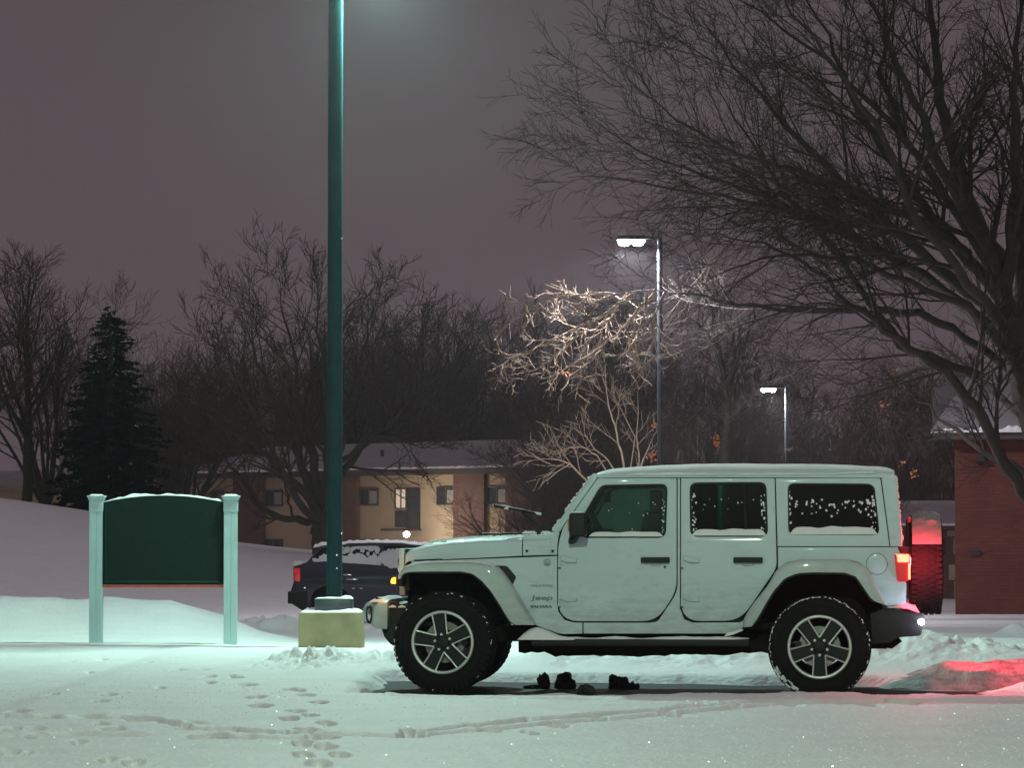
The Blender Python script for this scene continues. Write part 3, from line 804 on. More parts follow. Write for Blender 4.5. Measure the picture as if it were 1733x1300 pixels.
# snow lying on the roof
rng2 = random.Random(3)
NU = 90; NVv = 40
sm = []
us = [r[0][0] for r in rows]
for i in range(NU + 1):
    u = us[0] + .03 + (us[-1] - us[0] - .03) * i / NU
    row = []
    for k in range(NVv + 1):
        t = k / NVv; v = vr + .035 + (2 * (VC - vr) - .07) * t
        # roof height here
        zc = [np.interp(v, [p[1] for p in sorted(r, key=lambda q: q[1])], [p[2] for p in sorted(r, key=lambda q: q[1])]) for r in rows]
        z = float(np.interp(u, us, zc))
        e = min(1.0, i / 3, (NU - i) / 2.0 + .001, k / 2.0, (NVv - k) / 2.0)
        nz = float(fbm(np.array([u * 3.0]), np.array([v * 3.0]), 4, 17))
        h = (.012 + .010 * nz) * math.sqrt(max(e, 0)) - .002
        row.append((u, v, z + h))
    sm.append(row)
Jp(MB().grid(sm), 'snow_layer', M['snowcap'], roof, angle=0)
# drip rail with the bit of snow on its rear end
dr = [J(x, y, .25) for x, y in ((1013, 807.6), (1200, 807.2), (1400, 807.4), (1486, 807.8))]
Jp(MB().tube([(u, .250, z) for u, z in dr], .006, 6), 'drip_rail', P_, roof)
sb = snow_bank([J(x, y, .262) for x, y in ((1060, 803.6), (1250, 803.0), (1400, 803.0), (1446, 800.4), (1484, 800.4))], (.232), .27, rnd, .010, .7)
Jp(sb, 'snow_patch', M['snowcap'], roof)
# rear overhang edge snow
mb = MB()
for k in range(60):
    t = k / 59; px = 1516 + 10 * t + rnd.uniform(-1, 1); py = 806 + 112 * t
    u, z = J(px, py, .26); mb.tube([(u - .004, .27, z - .008), (u + rnd.uniform(.002, .012), .27, z), (u, .27, z + .008)], [.003, rnd.uniform(.004, .009), .003], 5)
Jp(mb, 'snow_patch', M['snowcap'], body)

# ---- windscreen
b0 = J(938, 899, .24); t0 = J(1004, 804.5, .30)
mb = MB().add([(b0[0], .24, b0[1]), (b0[0], 2 * VC - .24, b0[1]), (t0[0], 2 * VC - .30, t0[1]), (t0[0], .30, t0[1])], [(0, 1, 2, 3)])
Jp(mb, 'windscreen', M['frost'], angle=0, recalc=False)
mb = MB().tube([(t0[0] + .012, .28, t0[1] - .012), (t0[0] + .012, 2 * VC - .28, t0[1] - .012)], .028, 10)
mb.tube([(b0[0] + .02, .2, b0[1] - .02), (b0[0] + .02, 2 * VC - .2, b0[1] - .02)], .022, 10)
Jp(mb, 'windscreen_frame', P_)
# snow grains along the pillar
mb = MB()
for k in range(26):
    t = rnd.random(); px = 936 + 66 * t; py = 897 - 93 * t; u, z = J(px, py, .21)
    mb.tube([(u - .012, .205, z - .014), (u - .016 * rnd.random() - .004, .205, z), (u + .01, .205, z + .014)], [.003, rnd.uniform(.005, .011), .003], 5)
Jp(mb, 'snow_patch', M['snowcap'], body)
# wipers, one standing up off the glass
def Jpt(px, py, v): u, z = J(px, py, v); return (u, v, z)
mb = MB().tube([Jpt(914, 897, .62), Jpt(897, 884, .62), Jpt(883, 867, .62)], [.016, .012, .009], 6)
mb.tube([Jpt(916, 898, .7), Jpt(901, 882, .66), Jpt(886, 868, .62)], .006, 6)
w = Jp(mb, 'wiper', M['plastic'])
Jp(MB().tube([Jpt(835, 856, .60), Jpt(860, 860.5, .62), Jpt(886, 865, .63), Jpt(916, 871.5, .66)], .009, 6, flat=1.6), 'wiper_blade', M['plastic'], w)
mb = MB()
wp = [(834, 855.3), (845, 857.5), (858, 859.3), (866, 861), (880, 863.3), (900, 867.3), (916, 870.6)]
mb.tube([Jpt(x, y, .605 + .008 * i) for i, (x, y) in enumerate(wp)], [.009, .011, .016, .012, .010, .009, .011], 6)
Jp(mb, 'snow_patch', M['snowcap'], w)
w = Jp(MB().tube([Jpt(818, 903.5, 1.15), Jpt(843, 904.5, 1.15), Jpt(905, 902, 1.1)], .008, 6), 'wiper', M['plastic'])
mb = MB().tube([Jpt(817, 902.6, 1.15), Jpt(828, 903.2, 1.15), Jpt(842, 903.8, 1.15)], .006, 6)
for k in range(14):
    x = rnd.uniform(888, 930); q = Jpt(x, 903.5, .5 + rnd.random() * .5); mb.tube([(q[0] - .02, q[1], q[2]), (q[0], q[1], q[2] + .012), (q[0] + .02, q[1], q[2])], [.006, .012, .005], 6)
Jp(mb, 'snow_patch', M['snowcap'], w)

# ---- mirror
def mirror_parts(s):
    f = (lambda m: m) if s == 0 else (lambda m: m.mirror(VC))
    c = Jpt(977, 888, .0); x0 = Jpt(962, 888, 0)[0]; x1 = Jpt(993, 888, 0)[0]; za = Jpt(977, 868, 0)[2]; zb = Jpt(977, 909, 0)[2]
    mb = MB().box(((x0 + x1) / 2 + .005, .01, (za + zb) / 2), (x1 - x0 - .01, .20, za - zb))
    o = Jp(f(mb), 'side_mirror', M['plastic'], bevel=.03, seg=3)
    mb = MB().box((x0 + .012, .01, (za + zb) / 2 - .004), (.026, .15, (za - zb) * .52)); Jp(f(mb), 'mirror_amber_strip', M['amberlens'], o, bevel=.008)  # amber strip on the forward face of the mirror
    q = Jpt(970, 913, .09)
    mb = MB().tube([(q[0], .165, q[2]), (q[0], .10, q[2]), (q[0], .03, q[2] + .02)], [.05, .05, .035], 14, flat=.62); Jp(f(mb), 'mirror_foot', M['plastic'], o)
    mb = snow_bank([(x0 + .02, za - .006), (x1 - .015, za - .006)], -.07, .09, rnd, .014); Jp(f(mb), 'snow_patch', M['snowcap'], o)
mirror_parts(0); mirror_parts(1)

# ---- handles, hinges, locks, fuel cap
def handle(px0, px1, dparent, s):
    f = (lambda m: m) if s == 0 else (lambda m: m.mirror(VC))
    a = Jpt(px0, 943.5, .16); b = Jpt(px1, 953, .16)
    mb = MB().box(((a[0] + b[0]) / 2, .143, (a[2] + b[2]) / 2), (b[0] - a[0], .030, a[2] - b[2])); o = Jp(f(mb), 'door_handle', M['plastic'], dparent, bevel=.009, seg=3)
    cx = (a[0] + b[0]) / 2; zc = b[2] - .006
    mb = MB()
    vs = []; 
    for (k, off) in ((1.0, -.0015), (.85, -.004), (.7, -.0015)):
        vs.append([(cx + .055 * k * math.cos(t), .165 + off, zc + .022 * k * math.sin(t)) for t in np.linspace(0, 2 * math.pi, 20)])
    mb.grid(vs); Jp(f(mb), 'handle_recess_shade', M['paintdull'], dparent)  # ring of duller paint stands in for the shade around the handle
handle(1084.4, 1133.6, fdo, 0); handle(1241, 1291, rdo, 0)
q = Jpt(1125, 960, .16); Jp(MB().lathe([(.0001, -.006), (.009, -.006), (.011, -.001), (.011, .004)], 14, (q[0], .165, q[2])), 'door_lock', M['badge2'], fdo)
for (x0, dpar) in ((944, fdo), (1152, rdo)):
    for dy in (0, 66):
        a = Jpt(x0 + 5, 942 + dy, .16)
        pz = [(0, 0), (.035, 0), (.060, -.016), (.125, -.020), (.125, -.050), (.05, -.052), (.0, -.030)]
        mb = MB().prism([(a[0] + p * 1.0, a[2] + z) for p, z in pz], .152, .170)
        h = Jp(mb, 'hinge', P_, dpar, bevel=.004)
        Jp(MB().prism([(a[0] + p * 1.03 - .002, a[2] + z * 1.10 + .0015) for p, z in pz], .1630, .1648), 'hinge_painted_shade', M['badge'], h)  # grey plate paints the shade line around the hinge
        b = Jpt(x0 + 2, 948 + dy, .15); c = Jpt(x0 + 2, 961 + dy, .15)
        mb = MB().tube([(b[0], .155, b[2]), (c[0], .155, c[2])], .010, 8); Jp(mb, 'hinge_pin', P_, h)
        Jp(MB().box((c[0] + .002, .152, c[2] - .004), (.022, .02, .008)), 'hinge_pin_base', M['plastic'], h)
q = Jpt(1484, 955, .16)
mb = MB(); R_ = .078
mb.grid([[(q[0] + r * math.cos(t), .165 + o, q[2] + r * math.sin(t)) for t in np.linspace(0, 2 * math.pi, 40)] for r, o in ((R_ + .004, .0), (R_ + .001, -.003), (R_ - .002, -.004), (.0001, -.004))])
fc = Jp(mb, 'fuel_cap', P_)
mb = MB().grid([[(q[0] + r * math.cos(t), .165 - .0012, q[2] + r * math.sin(t)) for t in np.linspace(0, 2 * math.pi, 40)] for r in (R_ + .010, R_ + .004)])
Jp(mb, 'fuel_cap_ring', M['badge'], fc)

# ---- badges
def text_mb(s, px, py, width_px, height, depth=.004, shear=0.0, v=.160, bold=0.0):
    cu = bpy.data.curves.new('t', 'FONT'); cu.body = s; cu.size = 1; cu.extrude = depth / 2; cu.offset = bold; cu.shear = shear
    ob = bpy.data.objects.new('t', cu); COL.objects.link(ob)
    dg = bpy.context.evaluated_depsgraph_get(); dg.update()
    me = bpy.data.meshes.new_from_object(ob.evaluated_get(dg)); bpy.data.objects.remove(ob); bpy.data.curves.remove(cu)
    xs = [v_.co.x for v_ in me.vertices]; ysl = [v_.co.y for v_ in me.vertices]
    w = max(xs) - min(xs); h = max(ysl) - min(ysl)
    a = J(px, py, v); b = J(px + width_px, py, v)
    kx = (b[0] - a[0]) / w; ky = height / h
    m = MB(); m.mesh(me); bpy.data.meshes.remove(me)
    m.v = [(a[0] + (x - min(xs)) * kx, v + z, a[1] + (y - min(ysl)) * ky) for x, y, z in m.v]
    return m
Jp(text_mb('UNLIMITED', 898, 993.6, 37, .018), 'lettering', M['badge'], body, angle=0)
Jp(text_mb('Jeep', 897.5, 1018.5, 38, .050, shear=.12, bold=.02), 'lettering', M['badge'], body, angle=0)
Jp(text_mb('SAHARA', 898, 1029, 37, .019, bold=.03), 'lettering', M['badge2'], body, angle=0)
q = Jpt(925.8, 952, .16)
mb = MB().grid([[(q[0] + r * math.cos(t), .162, q[2] + r * math.sin(t)) for t in np.linspace(0, 2 * math.pi, 28)] for r in (.028, .0235)])
mb.add(text_mb('4x4', 921.5, 953, 8.5, .014).v, text_mb('4x4', 921.5, 953, 8.5, .014).f)
mb.box((q[0], .162, q[2] - .015), (.05, .003, .010))
Jp(mb, 'badge', M['badge'], body, angle=0)

# ---- side step, sill snow, underbody
a = Jpt(900, 1081.5, .05); b = Jpt(1268, 1081.5, .05); c = Jpt(1000, 1094, .05)
mb = MB().box(((a[0] + b[0]) / 2, .10, (a[2] + c[2]) / 2), (b[0] - a[0], .17, a[2] - c[2]))
for px in (930, 1080, 1230):
    q = Jpt(px, 1090, .2); mb.box((q[0], .28, q[2]), (.05, .3, .03))
step = Jp(mb, 'side_step', M['plastic'], bevel=.012)
Jp(MB().add(mb.mirror(VC).v, mb.mirror(VC).f), 'side_step', M['plastic'])
sp = [J(x, y, .06) for x, y in ((878, 1083), (900, 1082), (1000, 1082), (1120, 1082), (1240, 1082), (1268, 1081))]
sb = snow_bank(sp, .02, .17, rnd, .013, .6); Jp(sb, 'snow_layer', M['snowcap'], step)
# heap at the front end of the step
hp = [(876, 1083), (884, 1074), (896, 1065), (908, 1061.5), (918, 1064), (932, 1070), (948, 1077), (975, 1081), (975, 1083)]
mb = MB()
rows = []
for v, k in ((.02, .55), (.05, .9), (.10, 1.0), (.15, .97), (.17, .9)):
    rows.append([(J(x, 1083 + (y - 1083) * k + (0 if y > 1082 else rnd.uniform(-.5, .5)), .08)[0], v, J(x, 1083 + (y - 1083) * k, .08)[1]) for x, y in resample(hp, 22)])
mb.grid([[(p[0], .012, rows[0][0][2]) for p in rows[0]]] + rows)
Jp(mb, 'snow_patch', M['snowcap'], step, angle=60)
hp = [J(x, y, .1) for x, y in ((1226, 1077), (1240, 1074), (1250, 1070), (1258, 1066))]
Jp(snow_bank(hp, .05, .16, rnd, .03, .6), 'snow_patch', M['snowcap'], step)
mb = MB()
xs = [(880, 1104), (930, 1104), (935, 1110), (1000, 1109), (1060, 1111), (1105, 1110), (1160, 1107), (1240, 1108), (1262, 1104), (1300, 1104)]
rj = random.Random(8)
poly = [J(x, y + rj.uniform(-1.5, 1.5), .5) for x, y in resample(xs, 40)]
top = [J(1300, 1070, .5), J(880, 1070, .5)]
mb.prism(poly + top, .36, 1.5)
mb.prism([J(x, y, .9) for x, y in ((700, 1060), (1500, 1060), (1500, 1084), (700, 1084))], .62, 1.25)
fa = Jpt(748, 1088, .9); ra = Jpt(1387, 1096, .9)
for q in (fa, ra):
    mb.tube([(q[0], .25, .405), (q[0], 2 * VC - .25, .405)], .045, 12); mb.lathe([(.0001, .8), (.10, .82), (.13, .92), (.10, 1.05), (.0001, 1.07)], 16, (q[0], 0, .405))
mb.box((ra[0] + .3, 1.1, .46), (.5, .3, .2))
Jp(mb, 'underbody', M['under'], angle=0)
mb = MB(); mb.tube([(ra[0] - .55, .55, .52), (ra[0] + .1, .55, .50)], .03, 8); mb.tube([Jpt(1478, 1050, .5), Jpt(1474, 1088, .5), Jpt(1508, 1088, .5), Jpt(1520, 1078, .5)], .05, 8)
Jp(mb, 'exhaust', M['under'])

# ---- rear bumper, tail lamps, spare wheel
bp = [(1494, 1030, 3), (1560, 1038, 4), (1566, 1046, 3), (1558, 1076, 4), (1520, 1079, 3), (1506, 1088, 3), (1476, 1091, 3), (1472, 1040, 3)]
poly = [J(x, y, .2) for x, y in round_poly(bp)]
rbm = Jp(MB().prism(poly, .13, 2 * VC - .13), 'rear_bumper', M['plastic'], bevel=.008)
pts = [J(x, y, .3) for x, y in ((1494, 1029), (1512, 1028), (1534, 1029), (1556, 1037))]
Jp(snow_bank(pts, .15, .9, rnd, .05, .7), 'snow_layer', M['snowcap'], rbm)
q = Jpt(1559, 1053, .15)
Jp(MB().lathe([(.0001, -.014), (.018, -.012), (.026, 0), (.026, .03)], 16, (q[0], .125, q[2])), 'reversing_lamp', M['whitehot'], rbm)
lamp('reversing_lamp_glow', 'POINT', (q[0] + .09, .08, q[2]), 7.0, (.72, .70, 1), .03, parent=jeep)
tp = [(1513, 936, 5), (1541, 937, 6), (1541, 984, 8), (1518, 986, 7)]
poly = [J(x, y, .15) for x, y in round_poly(tp)]
tl = Jp(MB().prism(poly, .135, .30), 'tail_lamp', M['red'], bevel=.008)
poly = [J(x, y, .13) for x, y in round_poly([(1519, 939, 3), (1539, 939, 3), (1539, 952, 3), (1519, 952, 3)])]
Jp(MB().prism(poly, .128, .31), 'lamp_element', M['redhot'], tl, bevel=.003)
poly = [J(x, y, .13) for x, y in round_poly([(1537, 954, 1), (1540.5, 954, 1), (1541, 981, 1), (1537, 981, 1)])]
Jp(MB().prism(poly, .13, .31), 'lamp_element', M['redhot'], tl)
poly = [(u, z) for u, z in [J(x, y, .15) for x, y in round_poly(tp)]]
Jp(MB().prism(poly, 2 * VC - .30, 2 * VC - .135), 'tail_lamp', M['redhot'], bevel=.008)
q = Jpt(1543, 950, .25)
lamp('tail_lamp_glow', 'POINT', (q[0] + .05, .24, q[2]), 46.0, (1, .03, .06), .04, parent=jeep)
lamp('tail_lamp_glow', 'SPOT', (q[0] + .06, .16, q[2] - .02), 420.0, (1, .03, .07), .04, spot=50, aim=(q[0] + 1.7, 1.55, .05), parent=jeep, blend=.7)
lamp('tail_lamp_glow', 'SPOT', (q[0] + .05, 2 * VC - .24, q[2]), 330.0, (1, .03, .07), .04, spot=58, aim=(q[0] + 1.15, 2 * VC + .45, 0.0), parent=jeep, blend=.6)
lamp('tail_lamp_glow', 'POINT', (q[0] + .05, 2 * VC - .24, q[2]), 14.0, (1, .03, .06), .04, parent=jeep)

# ---- wheels
def wheel(outer=True, loc=(0, 0, 0), rot=0.0, spin=0.0, seed=0, snow=True, snow_arc=(0, 1), axis_z=0.0):
    """origin on the axle at the outer face; outer face towards -y"""
    R = .407
    w = MB().lathe([(.105, .10), (.165, .10), (.168, .112), (.165, .124), (.105, .124)], 40).build('wheel', M['disc'], jeep)
    prof = [(.250, .030), (.262, .006), (.30, -.004), (.345, .0), (.375, .008), (.392, .022), (.398, .036), (.400, .06), (.401, .13), (.400, .20), (.396, .226), (.375, .25), (.33, .262), (.29, .26), (.250, .24)]
    t = MB().lathe(prof, 72)
    for k in range(54):
        a = 2 * math.pi * k / 54
        rot_ = Matrix.Rotation(-a, 3, 'Y')
        for (y, dy, dx, ph, dr) in ((.030, .045, .030, 0, -.002), (.082, .034, .026, .5, .002), (.130, .030, .028, 0, .003), (.178, .034, .026, .5, .002), (.228, .045, .030, 0, -.002)):
            aa = a + ph * 2 * math.pi / 54
            rr = Matrix.Rotation(-aa, 3, 'Y')
            t.box(rr @ Vector((R - .004 + dr, 0, 0)) + Vector((0, y, 0)), (.014, dy, dx), rr)
        t.box(rot_ @ Vector((.383, 0, 0)) + Vector((0, .010, 0)), (.026, .012, .022 if k % 2 else .03), rot_)
    t.lathe([(.330, -.003), (.333, -.006), (.336, -.003)], 72); t.lathe([(.268, -.002), (.271, -.005), (.274, -.002)], 72)
    t.build('tyre', M['rubber'], w, angle=40)
    r = MB().lathe([(.256, .028), (.258, .008), (.254, .001), (.246, -.002), (.236, .002), (.231, .014), (.230, .03)], 72)
    for k in range(5):
        a = math.radians(90 + 72 * k); rr = Matrix.Rotation(-a, 3, 'Y')
        for s in (-1, 1):
            w_in, w_out = .046, .055
            pts = [(.0635, w_in * 1.0), (.085, w_in + .001), (.16, .050), (.225, w_out), (.240, w_out + .012)]
            r.tube([rr @ Vector((x, .016 - .004 * (x > .2), s * y)) for x, y in pts], [.0075, .007, .0065, .007, .009], 6)
    r.build('rim', M['silver'], w, angle=45)
    p = MB()
    for k in range(5):
        a = math.radians(90 + 72 * k); rr = Matrix.Rotation(-a, 3, 'Y')
        pts = [(.02, -.03), (.066, -.044), (.16, -.048), (.236, -.053), (.236, .053), (.16, .048), (.066, .044), (.02, .03)]
        n = len(pts)
        vs = [rr @ Vector((x, .022, z)) for x, z in pts] + [rr @ Vector((x, .05, z * .8)) for x, z in pts]
        p.add(vs, [tuple(range(n)), tuple(range(2 * n - 1, n - 1, -1))] + [(i, i + n, (i + 1) % n + n, (i + 1) % n) for i in range(n)])
        pts = [(.088, -.034), (.222, -.041), (.222, .041), (.088, .034)]
        vs = [rr @ Vector((x, .017, z)) for x, z in pts] + [rr @ Vector((x, .024, z)) for x, z in pts]
        p.add(vs, [(0, 1, 2, 3), (7, 6, 5, 4)] + [(i, i + 4, (i + 1) % 4 + 4, (i + 1) % 4) for i in range(4)])
    p.build('spoke_inlay', M['pocket'], w, angle=20)
    p = MB().lathe([(.236, .03), (.232, .06), (.225, .12), (.232, .22), (.25, .24)], 48)
    p.lathe([(.0001, .012), (.040, .013), (.050, .018), (.056, .03), (.07, .05), (.09, .06)], 30); p.lathe([(.0001, .085), (.10, .085), (.10, .14), (.0001, .14)], 30)
    cal = Matrix.Rotation(-math.radians(5), 3, 'Y'); p.box(cal @ Vector((.165, .10, 0)), (.05, .07, .11), cal)
    p.build('hub', M['plastic'], w, angle=40)
    g = MB()
    for k in range(5):
        a = math.radians(90 + 72 * k); g.lathe([(.0001, .000), (.009, .001), (.0135, .010), (.014, .03)], 8, (.064 * math.cos(a), 0, .064 * math.sin(a)))
    g.build('lug_nuts', M['silver'], w)
    if snow:
        rs = random.Random(seed); sm_ = MB()
        n = 150
        for k in range(n):
            a = 2 * math.pi * k / n
            if seed == 1:
                a_ = (a + math.pi) % (2 * math.pi)
                dens = .95 if (math.pi * .25 < a_ < math.pi * 1.3) else .4
            else:
                dens = .8 if (math.pi * .85 < a < math.pi * 1.2) else (.45 if a < 1.3 else .08)
            if rs.random() > dens: continue
            r0 = .397 + rs.uniform(-.006, .006); a2 = a + 2 * math.pi / n * rs.uniform(.7, 1.3)
            wd = rs.uniform(.002, .0065)
            y = .006 + rs.uniform(0, .006)
            pp = [(r0 * math.cos(a), y, r0 * math.sin(a)), (r0 * math.cos(a2), y, r0 * math.sin(a2))]
            sm_.tube(pp, [wd, wd * rs.uniform(.5, 1.1)], 5)
        if seed == 1:
            for k in range(26):
                a = math.radians(rs.uniform(25, 70)); rr_ = rs.uniform(.36, .40); q = (rr_ * math.cos(a), .0, rr_ * math.sin(a)); e_ = rs.uniform(.008, .022)
                sm_.tube([(q[0] - e_ * math.sin(a), q[1], q[2] + e_ * math.cos(a)), (q[0] + e_ * math.sin(a), q[1], q[2] - e_ * math.cos(a))], rs.uniform(.004, .010), 5)
        sm_.build('tyre_snow', M['snowcap'], w)
    # spin all the children so the spokes point as in the photo
    for ch in w.children: ch.rotation_euler = (0, -spin, 0)
    w.location = loc; w.rotation_euler = (0, 0, rot)
    return w
fa = Jpt(748.5, 1088, .02); ra = Jpt(1387, 1096, .012)
w1 = wheel(loc=(fa[0], .02, fa[2]), rot=-math.radians(5), spin=math.radians(8), seed=2)
w2 = wheel(loc=(ra[0], .012, ra[2]), spin=math.radians(180), seed=1)
for (q, d) in ((fa, -math.radians(5)), (ra, 0.0)):
    c = copy_tree(w2, jeep); c.location = (q[0], 2 * VC - .012, q[2]); c.rotation_euler = (0, 0, math.pi + d)
    for ch in list(c.children):
        if ch.name.startswith('tyre_snow'): bpy.data.objects.remove(ch)
# spare on the tailgate
us_ = J(1541, 950, VC)[0]; ue_ = J(1593, 950, VC)[0]; zs_ = J(1560, 956, VC)[1]
sw = copy_tree(w2, jeep)
for ch in list(sw.children):
    if ch.name.startswith('tyre_snow'): bpy.data.objects.remove(ch)
sw.location = (ue_, VC, zs_); sw.rotation_euler = (0, 0, math.pi / 2); sw['label'] = 'spare wheel bolted upright to the tailgate'
Jp(MB().box(((uR + ue_ - .2) / 2, VC, zs_), (ue_ - .2 - uR + .1, .3, .3)), 'spare_wheel_bracket', M['plastic'])
# snow capping the spare
mb = MB(); rows = []
for i in range(30):
    t = i / 29; a = math.radians(52 + 104 * t)
    row = []
    for k in range(8):
        s = k / 7; x = ue_ - .245 + .235 * s
        rr_ = .416 + (.022 if t < .7 else .008) * math.sin(math.pi * min(1, max(0, t))) ** .5 * (1 - abs(2 * s - 1) ** 3) * (1 + .5 * math.sin(i * 1.7 + k))
        row.append((x, VC + rr_ * math.cos(a), zs_ + rr_ * math.sin(a)))
    rows.append(row)
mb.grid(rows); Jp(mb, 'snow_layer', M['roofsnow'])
# high brake lamp on its stalk
q = Jpt(1541, 880, VC); Jp(MB().box((q[0] + .02, VC, q[2]), (.09, .16, .05)), 'high_brake_lamp', M['red'], bevel=.01)
Jp(MB().tube([(q[0] - .02, VC, q[2]), (q[0] - .03, VC, q[2] - .3)], .02, 8), 'lamp_stalk', M['plastic'])

# ---- snow on the panes and sills
def ledge(x0, x1, y, h, v, parent, seed):
    r = random.Random(seed)
    pts = [J(x, y, v) for x in np.linspace(x0, x1, 6)]
    return Jp(snow_bank(pts, v - .010, v + .012, r, h, .22), 'snow_ledge', M['snowcap'], parent)
zB = vf(1.3)
ledge(997, 1122, 907.5, .028, zB + .012, fdo, 1)
ledge(1171, 1297, 906, .04, zB + .012, rdo, 2)
ledge(1337, 1485, 904, .048, zB + .004, body, 3)
def flecks(area, n, rr, parent, seed, off):
    r = random.Random(seed); mb = MB(); pts = []
    for _ in range(n):
        px, py = area(r); u, z = FR.JV(px, py, vf)
        pts.append((u, vf(z) + off, z, rr * r.uniform(.4, 1.0)))
    blobs(pts, r, mb); Jp(mb, 'snow_flecks', M['snowcap'], parent)
flecks(lambda r: (r.uniform(1340, 1483), 846 + abs(r.gauss(0, 14))), 60, .012, body, 4, .008)
flecks(lambda r: (r.choice([r.uniform(1335, 1340), r.uniform(1474, 1484)]), r.uniform(832, 895)), 34, .010, body, 5, .008)
flecks(lambda r: (r.choice([r.uniform(1170, 1178), r.uniform(1288, 1297)]), r.uniform(835, 900)), 46, .010, rdo, 6, .018)
flecks(lambda r: (r.uniform(1185, 1295), r.uniform(842, 866)), 11, .007, rdo, 7, .018)
flecks(lambda r: (r.uniform(1120, 1125), r.uniform(845, 903)), 12, .008, fdo, 8, .018)
flecks(lambda r: (r.uniform(1020, 1118), r.uniform(850, 900)), 9, .007, fdo, 9, .018)
# ridge in the rear door glass
a = FR.JV(1259, 820, vf); b = FR.JV(1262, 902, vf)
Jp(MB().tube([(a[0], vf(a[1]) + .016, a[1]), (b[0], vf(b[1]) + .016, b[1])], .010, 6), 'glass_divider', M['plastic'], rdo)

# ---- cabin
def seat(px, v, par=jeep):
    q = Jpt(px, 905, v)
    s = MB().box((q[0] - .22, v, q[2] - .42), (.52, .48, .16)); s.box((q[0] + .06, v, q[2] - .12), (.14, .46, .62), Matrix.Rotation(math.radians(12), 3, 'Y'))
    o = Jp(s, 'seat', M['seat'], bevel=.04, seg=3)
    h = MB().box((q[0] + .14, v, q[2] + .27), (.10, .26, .18)); Jp(h, 'headrest', M['seat'], o, bevel=.03, seg=3)
seat(1082, .56); seat(1082, 1.30); seat(1245, .56); seat(1245, 1.30)
a = Jpt(952, 905, .3)
Jp(MB().box((a[0] + .18, VC, a[2] - .07), (.34, 1.3, .24)), 'dashboard', M['plastic'], bevel=.04, seg=3)
q = Jpt(1012, 893, .56)
mb = MB(); R3 = Matrix.Rotation(math.radians(-24), 3, 'Y')
ring = [Vector((q[0], .56, q[2])) + R3 @ Vector((0, .185 * math.cos(t), .185 * math.sin(t))) for t in np.linspace(0, 2 * math.pi, 25)]
mb.tube(ring, .015, 8); mb.tube([Vector((q[0], .56, q[2])), Vector((q[0] - .25, .56, q[2] - .1))], .03, 8); mb.box(Vector((q[0], .56, q[2])), (.04, .36, .05), R3)
Jp(mb, 'steering_wheel', M['plastic'])
mb = MB()
for s in (.36, 2 * VC - .36):
    mb.tube([Jpt(960, 905, s), Jpt(1016, 822, s), Jpt(1140, 818, s), Jpt(1300, 818, s), Jpt(1495, 822, s)], .032, 8)
    mb.tube([Jpt(1146, 1000, s - .06 if s < VC else s + .06), Jpt(1146, 818, s)], .035, 8)
    mb.tube([Jpt(1310, 1000, s), Jpt(1310, 818, s)], .03, 8)
mb.tube([Jpt(1146, 819, .36), Jpt(1146, 819, 2 * VC - .36)], .03, 8)
Jp(mb, 'roll_bar', M['plastic'])
q = Jpt(1026, 842, .8); Jp(MB().box((q[0], VC, q[2]), (.05, .24, .08)), 'rear_view_mirror', M['plastic'], bevel=.015)
a = Jpt(1016, 812, .4); b = Jpt(1500, 812, .4)
Jp(MB().box(((a[0] + b[0]) / 2, VC, a[2] - .0), (b[0] - a[0], 1.16, .02)), 'headliner', M['headliner'])

# ------------------------------------------------------------------ slush clods under the car
rng = random.Random(11)
def clod(px, py, w, h, Y, seed, label):
    q = P(px, py, Y); r = random.Random(seed)
    bm = bmesh.new(); bmesh.ops.create_icosphere(bm, subdivisions=3, radius=1)
    for v in bm.verts:
        c = v.co.copy()
        k = 1 + .9 * float(fbm(np.array([c.x * 1.6 + seed]), np.array([c.y * 1.6 + c.z * 2.3]), 4, seed))
        v.co = Vector((c.x * w * k, c.y * w * .8 * k, max(c.z * h * k, -.25 * h)))
    me = bpy.data.meshes.new('slush_clod'); bm.to_mesh(me); bm.free(); finish(me, M['clod'], 25)
    o = bpy.data.objects.new('slush_clod', me); COL.objects.link(o)
    o.location = (q.x, q.y, .25 * h * .6)
    tag(o, label, 'slush clod', 'dark slush clods fallen under the car'); return o
for i, (px, wpx, hpx, lab) in enumerate([(919, 12, 24, 'narrow upright dark slush clod nearest the front wheel'), (958, 18, 23, 'largest dark slush clod, rounded, under the front door'),
        (989, 15, 17, 'low dark slush clod just in front of the largest one'), (1046, 17, 20, 'pointed dark slush clod under the middle of the car'),
        (1070, 13, 10, 'flat dark slush clod touching the pointed one on its rear side'), (900, 14, 6, 'small flat dark slush crumb closest to the front wheel')]):
    Y = 28.6 if i != 2 else 27.7
    clod(px, 1160, wpx / F * Y * 1.0, hpx / F * Y * .95, Y, 20 + i, lab)

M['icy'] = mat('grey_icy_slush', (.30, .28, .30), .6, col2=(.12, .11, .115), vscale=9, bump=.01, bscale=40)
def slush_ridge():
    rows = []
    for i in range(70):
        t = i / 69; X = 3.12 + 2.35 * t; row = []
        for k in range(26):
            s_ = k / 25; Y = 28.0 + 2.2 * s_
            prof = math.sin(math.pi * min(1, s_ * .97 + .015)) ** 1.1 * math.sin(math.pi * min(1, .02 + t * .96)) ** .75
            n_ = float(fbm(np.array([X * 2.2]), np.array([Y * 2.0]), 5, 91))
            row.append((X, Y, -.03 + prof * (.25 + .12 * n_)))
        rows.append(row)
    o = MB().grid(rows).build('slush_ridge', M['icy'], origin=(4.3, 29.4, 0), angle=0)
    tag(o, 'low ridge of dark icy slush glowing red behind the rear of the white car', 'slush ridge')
slush_ridge()

